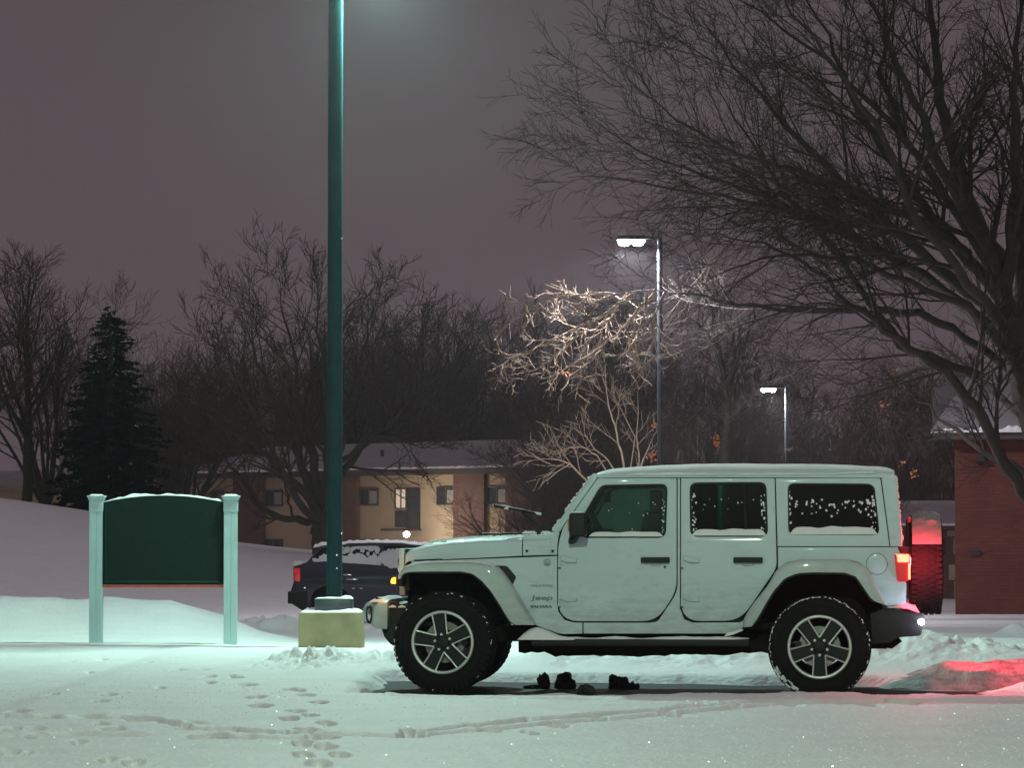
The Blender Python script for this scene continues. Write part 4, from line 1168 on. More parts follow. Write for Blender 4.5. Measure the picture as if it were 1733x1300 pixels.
# ------------------------------------------------------------------ sign
YS = 38.0
sL = P(162.5, 1083, YS); sR = P(390, 1083, YS); zS = H(sL.x, YS)
sign = empty('notice_board', ((sL.x + sR.x) / 2, YS, zS)); tag(sign, 'blank dark green arched notice board between two pale green posts in the snow', 'sign')
so_ = sign.location
ztop = P(0, 841, YS).z
for q in (sL, sR):
    w = 21.5 / F * YS; b = zS - .3
    mb = MB()
    h = w / 2
    prof = [(-h, -h), (-h * .06, -h), (-h * .02, -h + .004), (h * .10, -h + .004), (h * .14, -h), (h, -h), (h, h), (-h, h)]
    vs = [(q.x + x, YS + y, b) for x, y in prof] + [(q.x + x, YS + y, ztop - .02) for x, y in prof]; n = len(prof)
    mb.add(vs, [tuple(range(n)), tuple(range(2 * n - 1, n - 1, -1))] + [(i, i + n, (i + 1) % n + n, (i + 1) % n) for i in range(n)])
    po = mb.build('post', M['signpost'], sign, origin=so_, angle=20)
    cb = MB().box((q.x, YS, ztop - .105), (w + .012, w + .012, .13)).box((q.x, YS, ztop - .022), (w + .030, w + .030, .030)).box((q.x, YS, ztop + .002), (w + .055, w + .055, .022))
    cb.build('cap', M['signpost'], po, origin=so_, bevel=.004)
    # a little snow on each cap
    cb = snow_bank([(q.x - h - .01, ztop + .013), (q.x + h + .01, ztop + .013)], YS - h, YS + h, rng, .016)
    cb.build('snow_cap', M['snowcap'], po, origin=so_)
xl = sL.x + 10.5 / F * YS; xr = sR.x - 10.5 / F * YS
zb = P(0, 990, YS).z
def arch(t, dz=0): 
    return P(0, 850.5 - 11.5 * (1 - (2 * t - 1) ** 2), YS).z + dz
poly = [(xl, zb), (xr, zb)] + [(xr + (xl - xr) * k / 24, arch(1 - k / 24)) for k in range(25)]
bd = MB().prism(poly, YS - .03, YS + .03).build('board', M['signgreen'], sign, origin=so_, angle=20)
fr_ = []
for (pa, pb) in (((xl + .03, zb + .03), (xl + .03, arch(.02) - .05)), ((xr - .03, zb + .03), (xr - .03, arch(.98) - .05)), ((xl + .03, zb + .03), (xr - .03, zb + .03))):
    MB().tube([(pa[0], YS - .032, pa[1]), (pb[0], YS - .032, pb[1])], .012, 4).build('moulding', M['signgreen'], bd, origin=so_)
cb = snow_bank([(xl + (xr - xl) * k / 12, arch(k / 12) - .002) for k in range(13)], YS - .03, YS + .03, rng, .022, .6); cb.build('snow_layer', M['snowcap'], bd, origin=so_)
zr1 = P(0, 994.5, YS).z
MB().box(((xl + xr) / 2, YS, (zb + zr1) / 2 - .003), (xr - xl, .075, zb - zr1)).build('rail', M['signred'], sign, origin=so_, bevel=.004)

# ------------------------------------------------------------------ near lamp post
def shoebox_lamp(parent, base, top, head_x, head_dir, lens_mat, n_mod=1, scale=1.0, name='lamp_head', hy=0.0):
    """arm and flat head reaching from the top of a post"""
    mb = MB().tube([(0, 0, top - .12), (head_x * .45, hy * .45, top - .10), (head_x * .75, hy * .75, top - .10)], .035, 8)
    mb.build('arm', M['poledark'], parent)
    hd = MB().box((head_x, hy, top - .10), (.62, .36, .10)); h = hd.build(name, M['poledark'], parent, bevel=.02)
    for k in range(n_mod):
        dx = 0 if n_mod == 1 else (-.15 + .30 * k / (n_mod - 1))
        MB().lathe([(.0001, -.13), (.08, -.12), (.13, -.07), (.15, 0)], 18, (head_x + dx, hy, top - .15), 'z').build('lens', lens_mat, h)
YP = 37.0
pb = P(562, 1085, YP); zP = H(pb.x, YP)
pole = empty('lamp_post', (pb.x, YP, 0)); tag(pole, 'tall dark green square lamp post on a yellowish concrete base', 'lamp post')
X0 = pb.x
def lx(px, y=YP): return (px - CX) / F * y - X0
bx0, bx1 = lx(509), lx(615.5)
z_ct = P(0, 1037, YP - .35).z
mb = MB()
mb.box(((bx0 + bx1) / 2, 0, (z_ct - .35) / 2 + .0), (bx1 - bx0, bx1 - bx0, z_ct + .35))
cbs = mb.build('concrete_base', M['concrete'], pole, bevel=.02, seg=3)
sb = []
for i in range(25):
    row = []
    for k in range(25):
        t, s_ = i / 24, k / 24
        e = min(1, 5 * t, 5 * (1 - t), 5 * s_, 5 * (1 - s_)) ** .5 if min(t, 1 - t, s_, 1 - s_) > 0 else 0
        x = bx0 + .01 + (bx1 - bx0 - .02) * t; y = -(bx1 - bx0) / 2 + .01 + (bx1 - bx0 - .02) * s_
        row.append((x, y, z_ct - .005 + e * (.035 + .04 * float(fbm(np.array([x * 6]), np.array([y * 6]), 3, 4)))))
    sb.append(row)
MB().grid(sb).build('snow_layer', M['snowcap'], cbs)
cx0, cx1 = lx(535), lx(598); zc0 = P(0, 1032, YP).z; zc1 = P(0, 1016, YP).z
MB().box(((cx0 + cx1) / 2, 0, (zc0 + zc1) / 2 - .0), (cx1 - cx0, cx1 - cx0, zc1 - zc0 + .04)).build('base_cover', M['poledark'], pole, bevel=.02)
snow_bank([(cx0, zc1 + .016), (cx1, zc1 + .016)], -.2, .2, rng, .022, .6).build('snow_layer', M['snowcap'], pole)
pw0 = 25.5 / F * YP; HP = 7.75
xc = lx(566.5)
mb = MB()
n = 9
vs = []; 
for i in range(n):
    z = zc1 + (HP - zc1) * i / (n - 1); w = (pw0 if True else 0) * (1 - .06 * i / (n - 1)) / 2
    c = w * .32
    for (a, b) in ((-w, -w + c), (-w + c * .3, -w + c * .3), (-w + c, -w), (w - c, -w), (w - c * .3, -w + c * .3), (w, -w + c), (w, w - c), (w - c * .3, w - c * .3), (w - c, w), (-w + c, w), (-w + c * .3, w - c * .3), (-w, w - c)):
        vs.append((xc + a, b, z))
fs = []
for i in range(n - 1):
    for k in range(12): fs.append((i * 12 + k, i * 12 + (k + 1) % 12, (i + 1) * 12 + (k + 1) % 12, (i + 1) * 12 + k))
fs.append(tuple((n - 1) * 12 + k for k in range(12)))
pl = MB().add(vs, fs).build('pole', M['polegreen'], pole)
for (px, py) in ((579, 403), (579, 903), (571, 940), (571, 962)):
    q = P(px, py, YP - pw0 / 2); MB().lathe([(.0001, -.006), (.010, -.005), (.012, .003)], 8, (q.x - X0 - .006, -pw0 / 2, q.z)).build('bolt', M['chrome'], pl)
MB().box((xc, -pw0 / 2 - .001, zc1 + .45), (.09, .006, .16)).build('hand_hole_cover', M['polegreen'], pl, bevel=.004)
shoebox_lamp(pole, 0, HP + .05, xc + .55, 1, M['lampglass'])
lamp('street_light', 'SPOT', (X0 + xc + .55, YP, HP - .22), 6000, (.56, 1.0, .83), .12, spot=168, aim=(X0 + xc + .55, YP - .01, 0), blend=.25)

# the lamp post behind the viewer that lights the near side of the car
pn = empty('lamp_post', (-1.8, -1.0, 0)); tag(pn, 'tall lamp post standing behind the viewer, lighting the near side of the white car', 'lamp post')
MB().tube([(0, 0, -.1), (0, 0, 10.4)], [.08, .06], 10).build('pole', M['polegreen'], pn)
shoebox_lamp(pn, 0, 10.45, .6, 1, M['lampglass'])
lamp('street_light', 'SPOT', (-1.2, -1.0, 10.15), 12800, (.69, 1.0, .69), .16, spot=165, aim=(-1.2, 7.0, 0), blend=.3)

# ------------------------------------------------------------------ far lamp posts
def far_post(px_pole, py_top, px_head, Y, wpx, label, power, mods, gr=None):
    t = P(px_pole, py_top, Y); hx = (px_head - px_pole) / F * Y
    zb_ = H(t.x, Y)
    o = empty('lamp_post', (t.x, Y, zb_)); tag(o, label, 'lamp post', gr)
    r = wpx / F * Y / 2
    MB().tube([(0, 0, -.2), (0, 0, t.z - zb_)], [r, r * .86], 12).build('pole', M['poledark'], o)
    MB().tube([(0, 0, -.1), (0, 0, .5)], .26, 14).build('concrete_base', M['concrete'], o)
    shoebox_lamp(o, 0, t.z - zb_ + .08, hx, -1, M['lampglass'], mods)
    lamp('street_light', 'SPOT', (t.x + hx, Y, t.z - .25), power, (.93, .94, 1.0), .12, spot=172, aim=(t.x + hx, Y - .001, 0), blend=.15)
far_post(1116.5, 401, 1068, 74.0, 10.5, 'dark lamp post with bright white lamp above the lit branches', 2900, 2, 'lamp posts behind the car')
far_post(1330.5, 655, 1300, 128.0, 6.5, 'small far lamp post with a bright white lamp, right of the larger one', 2600, 2, 'lamp posts behind the car')

# ------------------------------------------------------------------ dark SUV behind the post
YV = 71.0
SO = P(558, 1054, YV); SO.z = 0; zV = H(SO.x, YV)
SF = Frame(SO, math.radians(1.5))
suv = empty('parked_car', (SO.x, SO.y, 0), -math.radians(1.5)); tag(suv, 'dark blue parked car with snow on its roof and side windows, behind the lamp post', 'car')
SC = .93
def sv(z):
    return 0.0 + (.05 * max(0, .45 - (z - zV)) if z - zV < .45 else 0) + (max(0, z - zV - 1.0) * .30)
def Sp(mb, name, m, parent=suv, **k): return mb.build(name, m, parent, **k)
out = [(491, 1004, 3), (497, 985, 3), (496, 960, 3), (521, 950), (543, 924, 4), (582, 921.5), (624, 918), (690, 921), (740, 926, 5), (800, 952, 6), (870, 966, 6), (888, 985, 5), (890, 1030, 4), (858, 1036), (850, 1012, 8), (826, 1000, 10), (800, 1012, 8), (790, 1040), (600, 1040), (596, 1018, 6), (586, 1000, 8), (558, 989, 14), (531, 1000, 8), (522, 1027, 4), (512, 1034, 3), (491, 1019, 4)]
wins = [[(528, 947, 3), (546, 927, 3), (566, 926, 2), (566, 950, 2), (530, 951, 2)], [(571, 926, 2), (643, 924, 2), (645, 957, 2), (571, 952, 2)], [(649, 924, 2), (694, 926, 3), (722, 962, 3), (650, 958, 2)]]
side = panel_mb(out, wins, th=.04, bev=.012, vfun=sv, fr=SF, zcut=.15)
Sp(side, 'body_side', M['suv']); Sp(side.mirror(SC), 'body_side', M['suv'])
# cross section shell between the sides
ol = [p[:2] for p in out[:13]]
rows = []
for (x, y) in ol:
    u, z = SF.JV(x, y, sv); v0 = sv(z) + .02
    rows.append([(u + (.03 if False else 0), v0 + (2 * (SC - v0)) * t, z + (.03 * math.sin(math.pi * t) if z - zV > 1.3 else 0)) for t in np.linspace(0, 1, 9)])
Sp(MB().grid(rows), 'shell', M['suv'], angle=25)
for w in wins:
    Sp(panel_mb(inset(w, -1), [], th=.01, bev=.001, vfun=sv, off=.035, fr=SF, zcut=.3), 'window', M['tint'], angle=0)
    Sp(panel_mb(inset(w, -1), [], th=.01, bev=.001, vfun=sv, off=.035, fr=SF, zcut=.3).mirror(SC), 'window', M['tint'], angle=0)
Sp(MB().box((1.6, SC, zV + .75), (4.0, 1.5, .55)), 'interior', M['plastic'])
def Spt(px, py, v=0.0): u, z = SF.J(px, py, v); return (u, v, z)
# tail lamp, bumper, handle
q = Spt(503, 975); Sp(panel_mb([(497, 962, 2), (508, 962, 2), (508, 985, 2), (499, 984, 2)], th=.05, bev=.01, vfun=sv, off=-.012, fr=SF), 'tail_lamp', M['red'])
Sp(panel_mb([(490, 1004, 2), (520, 1000, 2), (521, 1027, 3), (512, 1034, 2), (490, 1020, 3)], th=.06, bev=.015, vfun=sv, off=-.02, fr=SF), 'rear_bumper', M['plastic'])
Sp(MB().box((SF.J(493, 1010, 0)[0] - .03, SC, SF.J(493, 1012, 0)[1]), (.10, 1.8, .26)), 'rear_bumper', M['plastic'], bevel=.03)
q = Spt(588, 973, -.01); Sp(MB().box(q, (.17, .05, .03)), 'door_handle', M['chrome'], bevel=.01)
q = Spt(596, 981, -.01); Sp(MB().box((q[0], -.004, q[2]), (.24, .03, .025)), 'door_trim', M['chrome'], bevel=.008)
for px in (598, 611):
    q = Spt(px, 996, -.01); Sp(MB().box((q[0], -.002, q[2]), (.06, .02, .022)), 'door_trim', M['chrome'], bevel=.006)
q = Spt(516, 995); Sp(MB().box((q[0], -.012, q[2]), (.05, .03, .04)), 'side_reflector', M['chrome'], bevel=.01)
for px in (558, 826):
    for m_ in (0, 1):
        q = Spt(px, 1023.5); yb = .02 if m_ == 0 else 2 * SC - .02
        sgn = 1 if m_ == 0 else -1
        w = MB().lathe([(.24, sgn * .03), (.27, 0), (.34, 0), (.375, sgn * .03), (.38, sgn * .1), (.38, sgn * .22), (.24, sgn * .24)], 36, (q[0], yb, q[2])).build('wheel', M['rubber'], suv)
        r = MB().lathe([(.245, sgn * .03), (.25, sgn * .005), (.235, sgn * .0), (.22, sgn * .05), (.05, sgn * .09), (.0001, sgn * .09)], 30, (q[0], yb, q[2]))
        for k in range(5):
            a = math.radians(90 + 72 * k); rr = Matrix.Rotation(-a, 3, 'Y')
            r.box(rr @ Vector((.13, 0, 0)) + Vector((q[0], yb + sgn * .03, q[2])), (.22, .03, .055), rr)
        r.build('rim', M['pocket'], w)
# roof rail and snow
sb = snow_bank([Spt(x, y, .2)[::2] for x, y in ((529, 927.5), (545, 924), (556, 921.5))], .25, 1.6, rng, .07, .3); Sp(sb, 'snow_layer', M['snowcap'])
sb = snow_bank([Spt(x, y, .2)[::2] for x, y in ((560, 922.5), (590, 921.2), (624, 918.2), (670, 919), (710, 922.5), (738, 927))], .17, 1.68, rng, .06, .35); Sp(sb, 'snow_layer', M['snowcap'])
Sp(MB().tube([Spt(575, 925, .12), Spt(590, 921, .12), Spt(680, 920.5, .12), Spt(705, 925, .12)], .018, 6), 'roof_rail', M['poledark'])
# patchy snow stuck on the windows
def patch_field(poly_fn, n, r0, name, seed):
    r = random.Random(seed); mb = MB(); pts = []
    for _ in range(n):
        px, py, k = poly_fn(r); u, z = SF.JV(px, py, sv); pts.append((u, sv(z) + .026, z, r0 * k))
    blobs(pts, r, mb, .25); Sp(mb, name, M['snowcap'])
def wf(r):
    px = r.uniform(526, 646); lo = 953 + (px - 560) * .06; t = r.random() ** .55
    top = 945 if px < 535 else (932 if px < 560 else 930)
    t = 1 - (1 - t) ** 1.6; py = top + (lo - top) * t
    return px, py, 1.0
patch_field(lambda r: (r.uniform(533, 646), r.uniform(943, 955), 1.0), 60, .075, 'snow_patch', 3)
patch_field(wf, 46, .05, 'snow_patch', 13)
patch_field(lambda r: (r.uniform(650, 700), r.uniform(940, 962), 1.0), 60, .12, 'snow_patch', 4)
patch_field(lambda r: (r.uniform(575, 642), 926 + abs(r.gauss(0, 5)), .4), 40, .12, 'snow_patch', 5)
patch_field(lambda r: (lambda x: (x, 955.5 + (x - 500) * .035 + r.gauss(0, 1.4), .7))(r.uniform(500, 700)), 150, .075, 'snow_patch', 6)
sb = snow_bank([Spt(x, y, 0)[::2] for x, y in ((497, 958.5), (510, 955.5), (522, 951))], .03, 1.8, rng, .05, .4); Sp(sb, 'snow_layer', M['snowcap'])

# ------------------------------------------------------------------ long apartment building
BA = P(325, 900, 178.0); BB = P(1010, 900, 156.0)
bdir = Vector((BB.x - BA.x, BB.y - BA.y, 0)); BL = bdir.length; bdir.normalize(); bnor = Vector((bdir.y, -bdir.x, 0))   # towards the viewer
bang = math.atan2(bdir.y, bdir.x)
apt = empty('apartment_building', (BA.x, BA.y, -1.3), bang); tag(apt, 'long low building of beige and brown brick bays under a snowy roof', 'building')
def bx(px):
    k = (px - CX) / F          # solve BA + t*d on the ray
    return (k * BA.y - BA.x) / (bdir.x - k * bdir.y)
def bz(py): return HC + (900 - py) / F * 166 + 1.3
zE = bz(801)
bays = [(325, 402, 'b'), (402, 452, 'k'), (452, 540, 'b'), (540, 612, 'k'), (612, 775, 'b'), (775, 827, 'k'), (827, 863, 'b'), (863, 1012, 'k')]
for (a, b, t) in bays:
    x0, x1 = bx(a), bx(b)
    if t == 'b': MB().box(((x0 + x1) / 2, 0.06, zE / 2), (x1 - x0 - .006, .3, zE)).build('wall_bay', M['beige'], apt, angle=0)
    else: MB().box(((x0 + x1) / 2, -.06, zE / 2), (x1 - x0, .5, zE)).build('brick_pier', M['brickA'], apt, angle=0)
MB().box((BL / 2, 5.2, zE / 2), (BL - .2, 9.6, zE - .02)).build('wall', M['brickA'], apt, angle=0)
def window(px0, px1, py0, py1, lit=None, half=True):
    x0, x1 = bx(px0), bx(px1); z1, z0 = bz(py0), bz(py1)
    f = MB(); w = .06
    for (c, d) in ((((x0 + x1) / 2, -.13, z1 - w / 2), (x1 - x0, .10, w)), (((x0 + x1) / 2, -.13, z0 + w / 2), (x1 - x0, .10, w)), ((x0 + w / 2, -.13, (z0 + z1) / 2), (w, .10, z1 - z0 - 2 * w)), ((x1 - w / 2, -.13, (z0 + z1) / 2), (w, .10, z1 - z0 - 2 * w)), (((x0 + x1) / 2, -.125, (z0 + z1) / 2), (.05, .08, z1 - z0 - 2 * w))):
        f.box(c, d)
    fo = f.build('window', M['winframe'], apt, angle=0)
    MB().box(((x0 + x1) / 2, -.10, (z0 + z1) / 2), (x1 - x0 - .1, .02, z1 - z0 - .1)).build('pane', M['litpane'] if lit else M['winpane'], fo, angle=0)
    if half and not lit:
        MB().box((x0 + (x1 - x0) * .70, -.113, (z0 + z1) / 2 - .02), ((x1 - x0) * .42, .01, (z1 - z0) * .72)).build('curtain', M['curtain'], fo, angle=0)
for (a, b) in ((361, 383), (452, 482), (612, 644), (743, 775), (828, 862)): window(a, b, 826, 856)
for (a, b) in ((612, 644), (452, 482)): window(a, b, 913, 940, half=False)
# stairwell window: one lit tall sash and a dark one
window(672, 692, 827, 862, lit=True)
x0, x1 = bx(693), bx(714)
MB().box(((x0 + x1) / 2, -.12, (bz(827) + bz(897)) / 2), (x1 - x0, .08, bz(827) - bz(897))).build('door_panel', M['winpane'], apt, angle=0)
MB().box(((bx(650) + bx(716)) / 2, -.14, bz(897)), (bx(716) - bx(650), .16, .10)).build('ledge', M['fascia'], apt, angle=0)
MB().box(((bx(672) + bx(692)) / 2, -.12, (bz(864) + bz(893)) / 2), (bx(692) - bx(672), .06, .8)).build('window', M['winpane'], apt, angle=0)
MB().box((BL / 2, -.55, zE + .02), (BL + 1.2, .12, .30)).build('fascia', M['fascia'], apt, angle=0)
MB().box((BL / 2, -.25, zE - .02), (BL + 1.0, .6, .05)).build('soffit', M['fascia'], apt, angle=0)
zR = HC + (900 - 748) / F * 172 + 1.3
rf = MB(); r0, r1 = -.6, BL + .6
rows = []
for i in range(60):
    t = i / 59; x = r0 + (r1 - r0) * t; r = []
    xr = min(max(x, r0 + .3), r1 - 4.5)
    for k in range(9):
        s = k / 8; r.append((x + (xr - x) * s, -.68 + 6.2 * s, zE + .18 + (zR - zE - .18) * s + .05 * float(fbm(np.array([x * .8]), np.array([s * 6]), 3, 8))))
    for k in range(1, 5): s = k / 4; r.append((xr + (x - xr) * s, 5.52 + 6.0 * s, zR - (zR - zE) * s))
    rows.append(r)
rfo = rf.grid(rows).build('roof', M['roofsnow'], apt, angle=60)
sb = snow_bank([(r0, zE + .17), (r1, zE + .17)], -.70, -.50, rng, .09, .4); sb.build('snow_edge', M['snowcap'], rfo)
for px in (583, 800): MB().tube([(bx(px), 2.5, zE + .6), (bx(px), 2.5, zE + 1.25)], .10, 8).build('vent_pipe', M['fascia'], rfo)
# the lamp on its wall
q = P(688, 905, 161.5)
lw = empty('wall_lamp', (q.x, q.y, q.z)); tag(lw, 'bright white lamp glowing on the beige building above the hood of the white car', 'lamp')
MB().lathe([(.0001, -.13), (.10, -.10), (.15, 0), (.10, .10), (.0001, .13)], 18, axis='z').build('lens', M['lampglass'], lw)
MB().box((0, .5, .0), (.12, .8, .10)).build('bracket', M['fascia'], lw)
lamp('wall_lamp_light', 'POINT', (q.x, q.y - .6, q.z), 330, (1, .86, .66), .2)

# ------------------------------------------------------------------ brick building at the right edge
YB = 80.0
def rp(px, py, y=YB): return P(px, py, y)
a = rp(1617, 1040); zG = H(a.x, YB) - .2
br = empty('brick_building', (a.x, YB, zG), -math.atan2(a.x, YB)); tag(br, 'dark red brick building with a snowy roof at the right edge', 'building')
zEv = rp(0, 741).z - zG
MB().box((6, 4.0, zEv / 2), (12, 8.0, zEv)).build('wall', M['brickB'], br, angle=0)
xo = rp(1575, 741).x - a.x
MB().box((6 + xo / 2 + .2, -.25, zEv + .03), (12 - xo, .5, .16)).build('fascia', M['fascia'], br, angle=0)
rows = []
for i in range(40):
    t = i / 39; x = xo + (12.5 - xo) * t; r = []
    for k in range(9):
        s = k / 8; sh = .9 * s * (1 - t)
        r.append((x + sh, -.55 + 4.6 * s, zEv + .13 + 1.55 * s + .03 * float(fbm(np.array([x * 2]), np.array([s * 5]), 3, 2))))
    for k in range(1, 5): s = k / 4; r.append((x, 4.05 + 4.4 * s, zEv + 1.68 - 1.5 * s))
    rows.append(r)
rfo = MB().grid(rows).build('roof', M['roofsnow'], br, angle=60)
snow_bank([(xo, zEv + .11), (12.4, zEv + .11)], -.60, -.35, rng, .10, .6).build('snow_edge', M['snowcap'], rfo)
q = rp(1650, 936, YB - .03); MB().box((q.x - a.x, -.03, q.z - zG), (.26, .06, .11)).build('wall_vent', M['clay'], br)
q = rp(1659, 775, YB - .1); MB().prism([(q.x - a.x - .14, q.z - zG - .09), (q.x - a.x + .14, q.z - zG - .09), (q.x - a.x + .04, q.z - zG + .10), (q.x - a.x - .02, q.z - zG + .10)], -.2, -.005).build('wall_fixture', M['clay'], br)
# the far one glimpsed behind the car's tail
YC = 112.0
a = rp(1500, 1010, YC); zG = H(a.x, YC) - .2
cb = empty('apartment_building', (a.x, YC, zG)); tag(cb, 'far snowy-roofed building glimpsed between the spare wheel and the brick wall', 'building')
def cx(px): return rp(px, 900, YC).x - a.x
def cz(py): return rp(0, py, YC).z - zG
MB().box((cx(1580), 3.5, cz(892) / 2), (cx(1660) - cx(1500), 7, cz(892))).build('wall', M['brickA'], cb, angle=0)
rows = [[(cx(1490) + (cx(1665) - cx(1490)) * i / 20, -.4 + 3.8 * k / 6, cz(890) + (cz(846) - cz(890)) * k / 6) for k in range(7)] + [(cx(1490) + (cx(1665) - cx(1490)) * i / 20, 7.4, cz(890))] for i in range(21)]
ro = MB().grid(rows).build('roof', M['roofsnow'], cb)
snow_bank([(cx(1490), cz(890)), (cx(1665), cz(890))], -.45, -.3, rng, .08, .2).build('snow_edge', M['snowcap'], ro)
MB().box((cx(1577), -.38, cz(894)), (cx(1665) - cx(1490), .1, .12)).build('fascia', M['fascia'], cb, angle=0)
for (x0, x1, y0, y1, m) in ((1603, 1618, 898, 908, 'beige'), (1605, 1617, 956, 982, 'beige'), (1613, 1617, 911, 938, 'curtain'), (1614, 1618, 984, 1020, 'curtain'), (1555, 1600, 912, 940, 'winpane')):
    MB().box(((cx(x0) + cx(x1)) / 2, -.02, (cz(y0) + cz(y1)) / 2), (cx(x1) - cx(x0), .05, cz(y0) - cz(y1))).build('wall_panel' if m == 'beige' else 'window', M[m], cb, angle=0)
# small white-roofed house far left
YD = 150.0
a = rp(-40, 900, YD); zG = H(a.x, YD) - .3
hs = empty('house', (a.x, YD, zG)); tag(hs, 'snow-roofed house half hidden behind the tree trunks at the far left', 'house')
MB().box((1.6, 3, 2.0), (6, 6, 4.0)).build('wall', M['beige'], hs, angle=0)
zr = rp(0, 795, YD).z - zG; ze_ = rp(0, 829, YD).z - zG
MB().grid([[(-1.8 + 7.2 * i / 10, -.4 + 3.4 * k / 5, ze_ + (zr - ze_) * k / 5) for k in range(6)] + [(-1.8 + 7.2 * i / 10, 6.4, ze_)] for i in range(11)]).build('roof', M['roofsnow'], hs)
for x in (.2, 2.4): MB().box((x, -.02, 2.2), (.9, .06, 1.1)).build('window', M['winpane'], hs)

# ------------------------------------------------------------------ trees
class Tree:
    def __init__(s, seed): s.r = random.Random(seed); s.br = []      # (points, radii, level)
    def rnd(s):
        r = s.r; return Vector((r.gauss(0, 1), r.gauss(0, 1), r.gauss(0, 1)))
    def branch(s, p, d, L, r, lvl, cfg, depth_flat=1.0):
        c = cfg[lvl]; n = c['seg']; step = L / n
        d = d.normalized(); pts = [p.copy()]; rad = [r]; dirs = [d.copy()]
        tip = c.get('tip', .35)
        for i in range(n):
            w = s.rnd() * c['wig']; d = d + w + Vector((0, 0, c['up'])) * (i + 1) / n
            d.normalize(); p = p + d * step; pts.append(p.copy()); dirs.append(d.copy())
            rad.append(r * (1 - (1 - tip) * (i + 1) / n))
        s.br.append((pts, rad, lvl))
        s.kids(pts, rad, dirs, L, lvl, cfg)
    def kids(s, pts, rad, dirs, L, lvl, cfg, t0=None, num=None):
        if lvl + 1 >= len(cfg): return
        c = cfg[lvl]; k = num if num is not None else c['kids']; rr = s.r
        k = max(1, int(round(k * rr.uniform(.8, 1.2)))); n = len(pts) - 1
        start = c['start'] if t0 is None else t0
        for j in range(k):
            t = start + (1 - start) * ((j + rr.random()) / k); f = t * n; i = min(int(f), n - 1); f -= i
            q = pts[i].lerp(pts[i + 1], f); r0 = rad[i] * (1 - f) + rad[i + 1] * f; d = dirs[min(i + 1, n)]
            ax = d.cross(s.rnd()).normalized(); ang = math.radians(rr.uniform(*c['ang']))
            nd = Matrix.Rotation(ang, 3, ax) @ d
            nl = L * rr.uniform(*c['len']) * (1.15 - .55 * t) if c.get('rel', True) else rr.uniform(*c['len'])
            s.branch(q, nd, nl, max(min(r0 * .72, r0 * rr.uniform(*c['rr'])), cfg[lvl + 1].get('rmin', .004)), lvl + 1, cfg)
    def meshes(s, split, name_a, name_b, mat_a, mat_b, parent, origin=None):
        """levels below split go to trunk mesh, the rest to the branches mesh"""
        o = Vector(origin) if origin is not None else Vector((0, 0, 0))
        res = []
        for which in (0, 1):
            vs = []; fs = []
            for pts, rad, lvl in s.br:
                if (lvl >= split) != bool(which): continue
                m = 8 if lvl == 0 else (6 if lvl == 1 else (4 if lvl == 2 else 3))
                t = (pts[-1] - pts[0]).normalized(); U = t.orthogonal().normalized(); V = t.cross(U)
                b = len(vs); cs = [(math.cos(2 * math.pi * k / m), math.sin(2 * math.pi * k / m)) for k in range(m)]
                for q, r in zip(pts, rad):
                    x, y, z = q.x - o.x, q.y - o.y, q.z - o.z
                    for (ca, sa) in cs:
                        vs.append((x + r * (U.x * ca + V.x * sa), y + r * (U.y * ca + V.y * sa), z + r * (U.z * ca + V.z * sa)))
                for i in range(len(pts) - 1):
                    for k in range(m):
                        k2 = (k + 1) % m
                        fs.append((b + i * m + k, b + i * m + k2, b + (i + 1) * m + k2, b + (i + 1) * m + k))
            if not vs: continue
            me = bpy.data.meshes.new(name_b if which else name_a); me.from_pydata(vs, [], fs); me.materials.append(mat_b if which else mat_a); me.shade_smooth()
            ob = bpy.data.objects.new(me.name, me); COL.objects.link(ob); ob.parent = parent; res.append(ob)
        return res

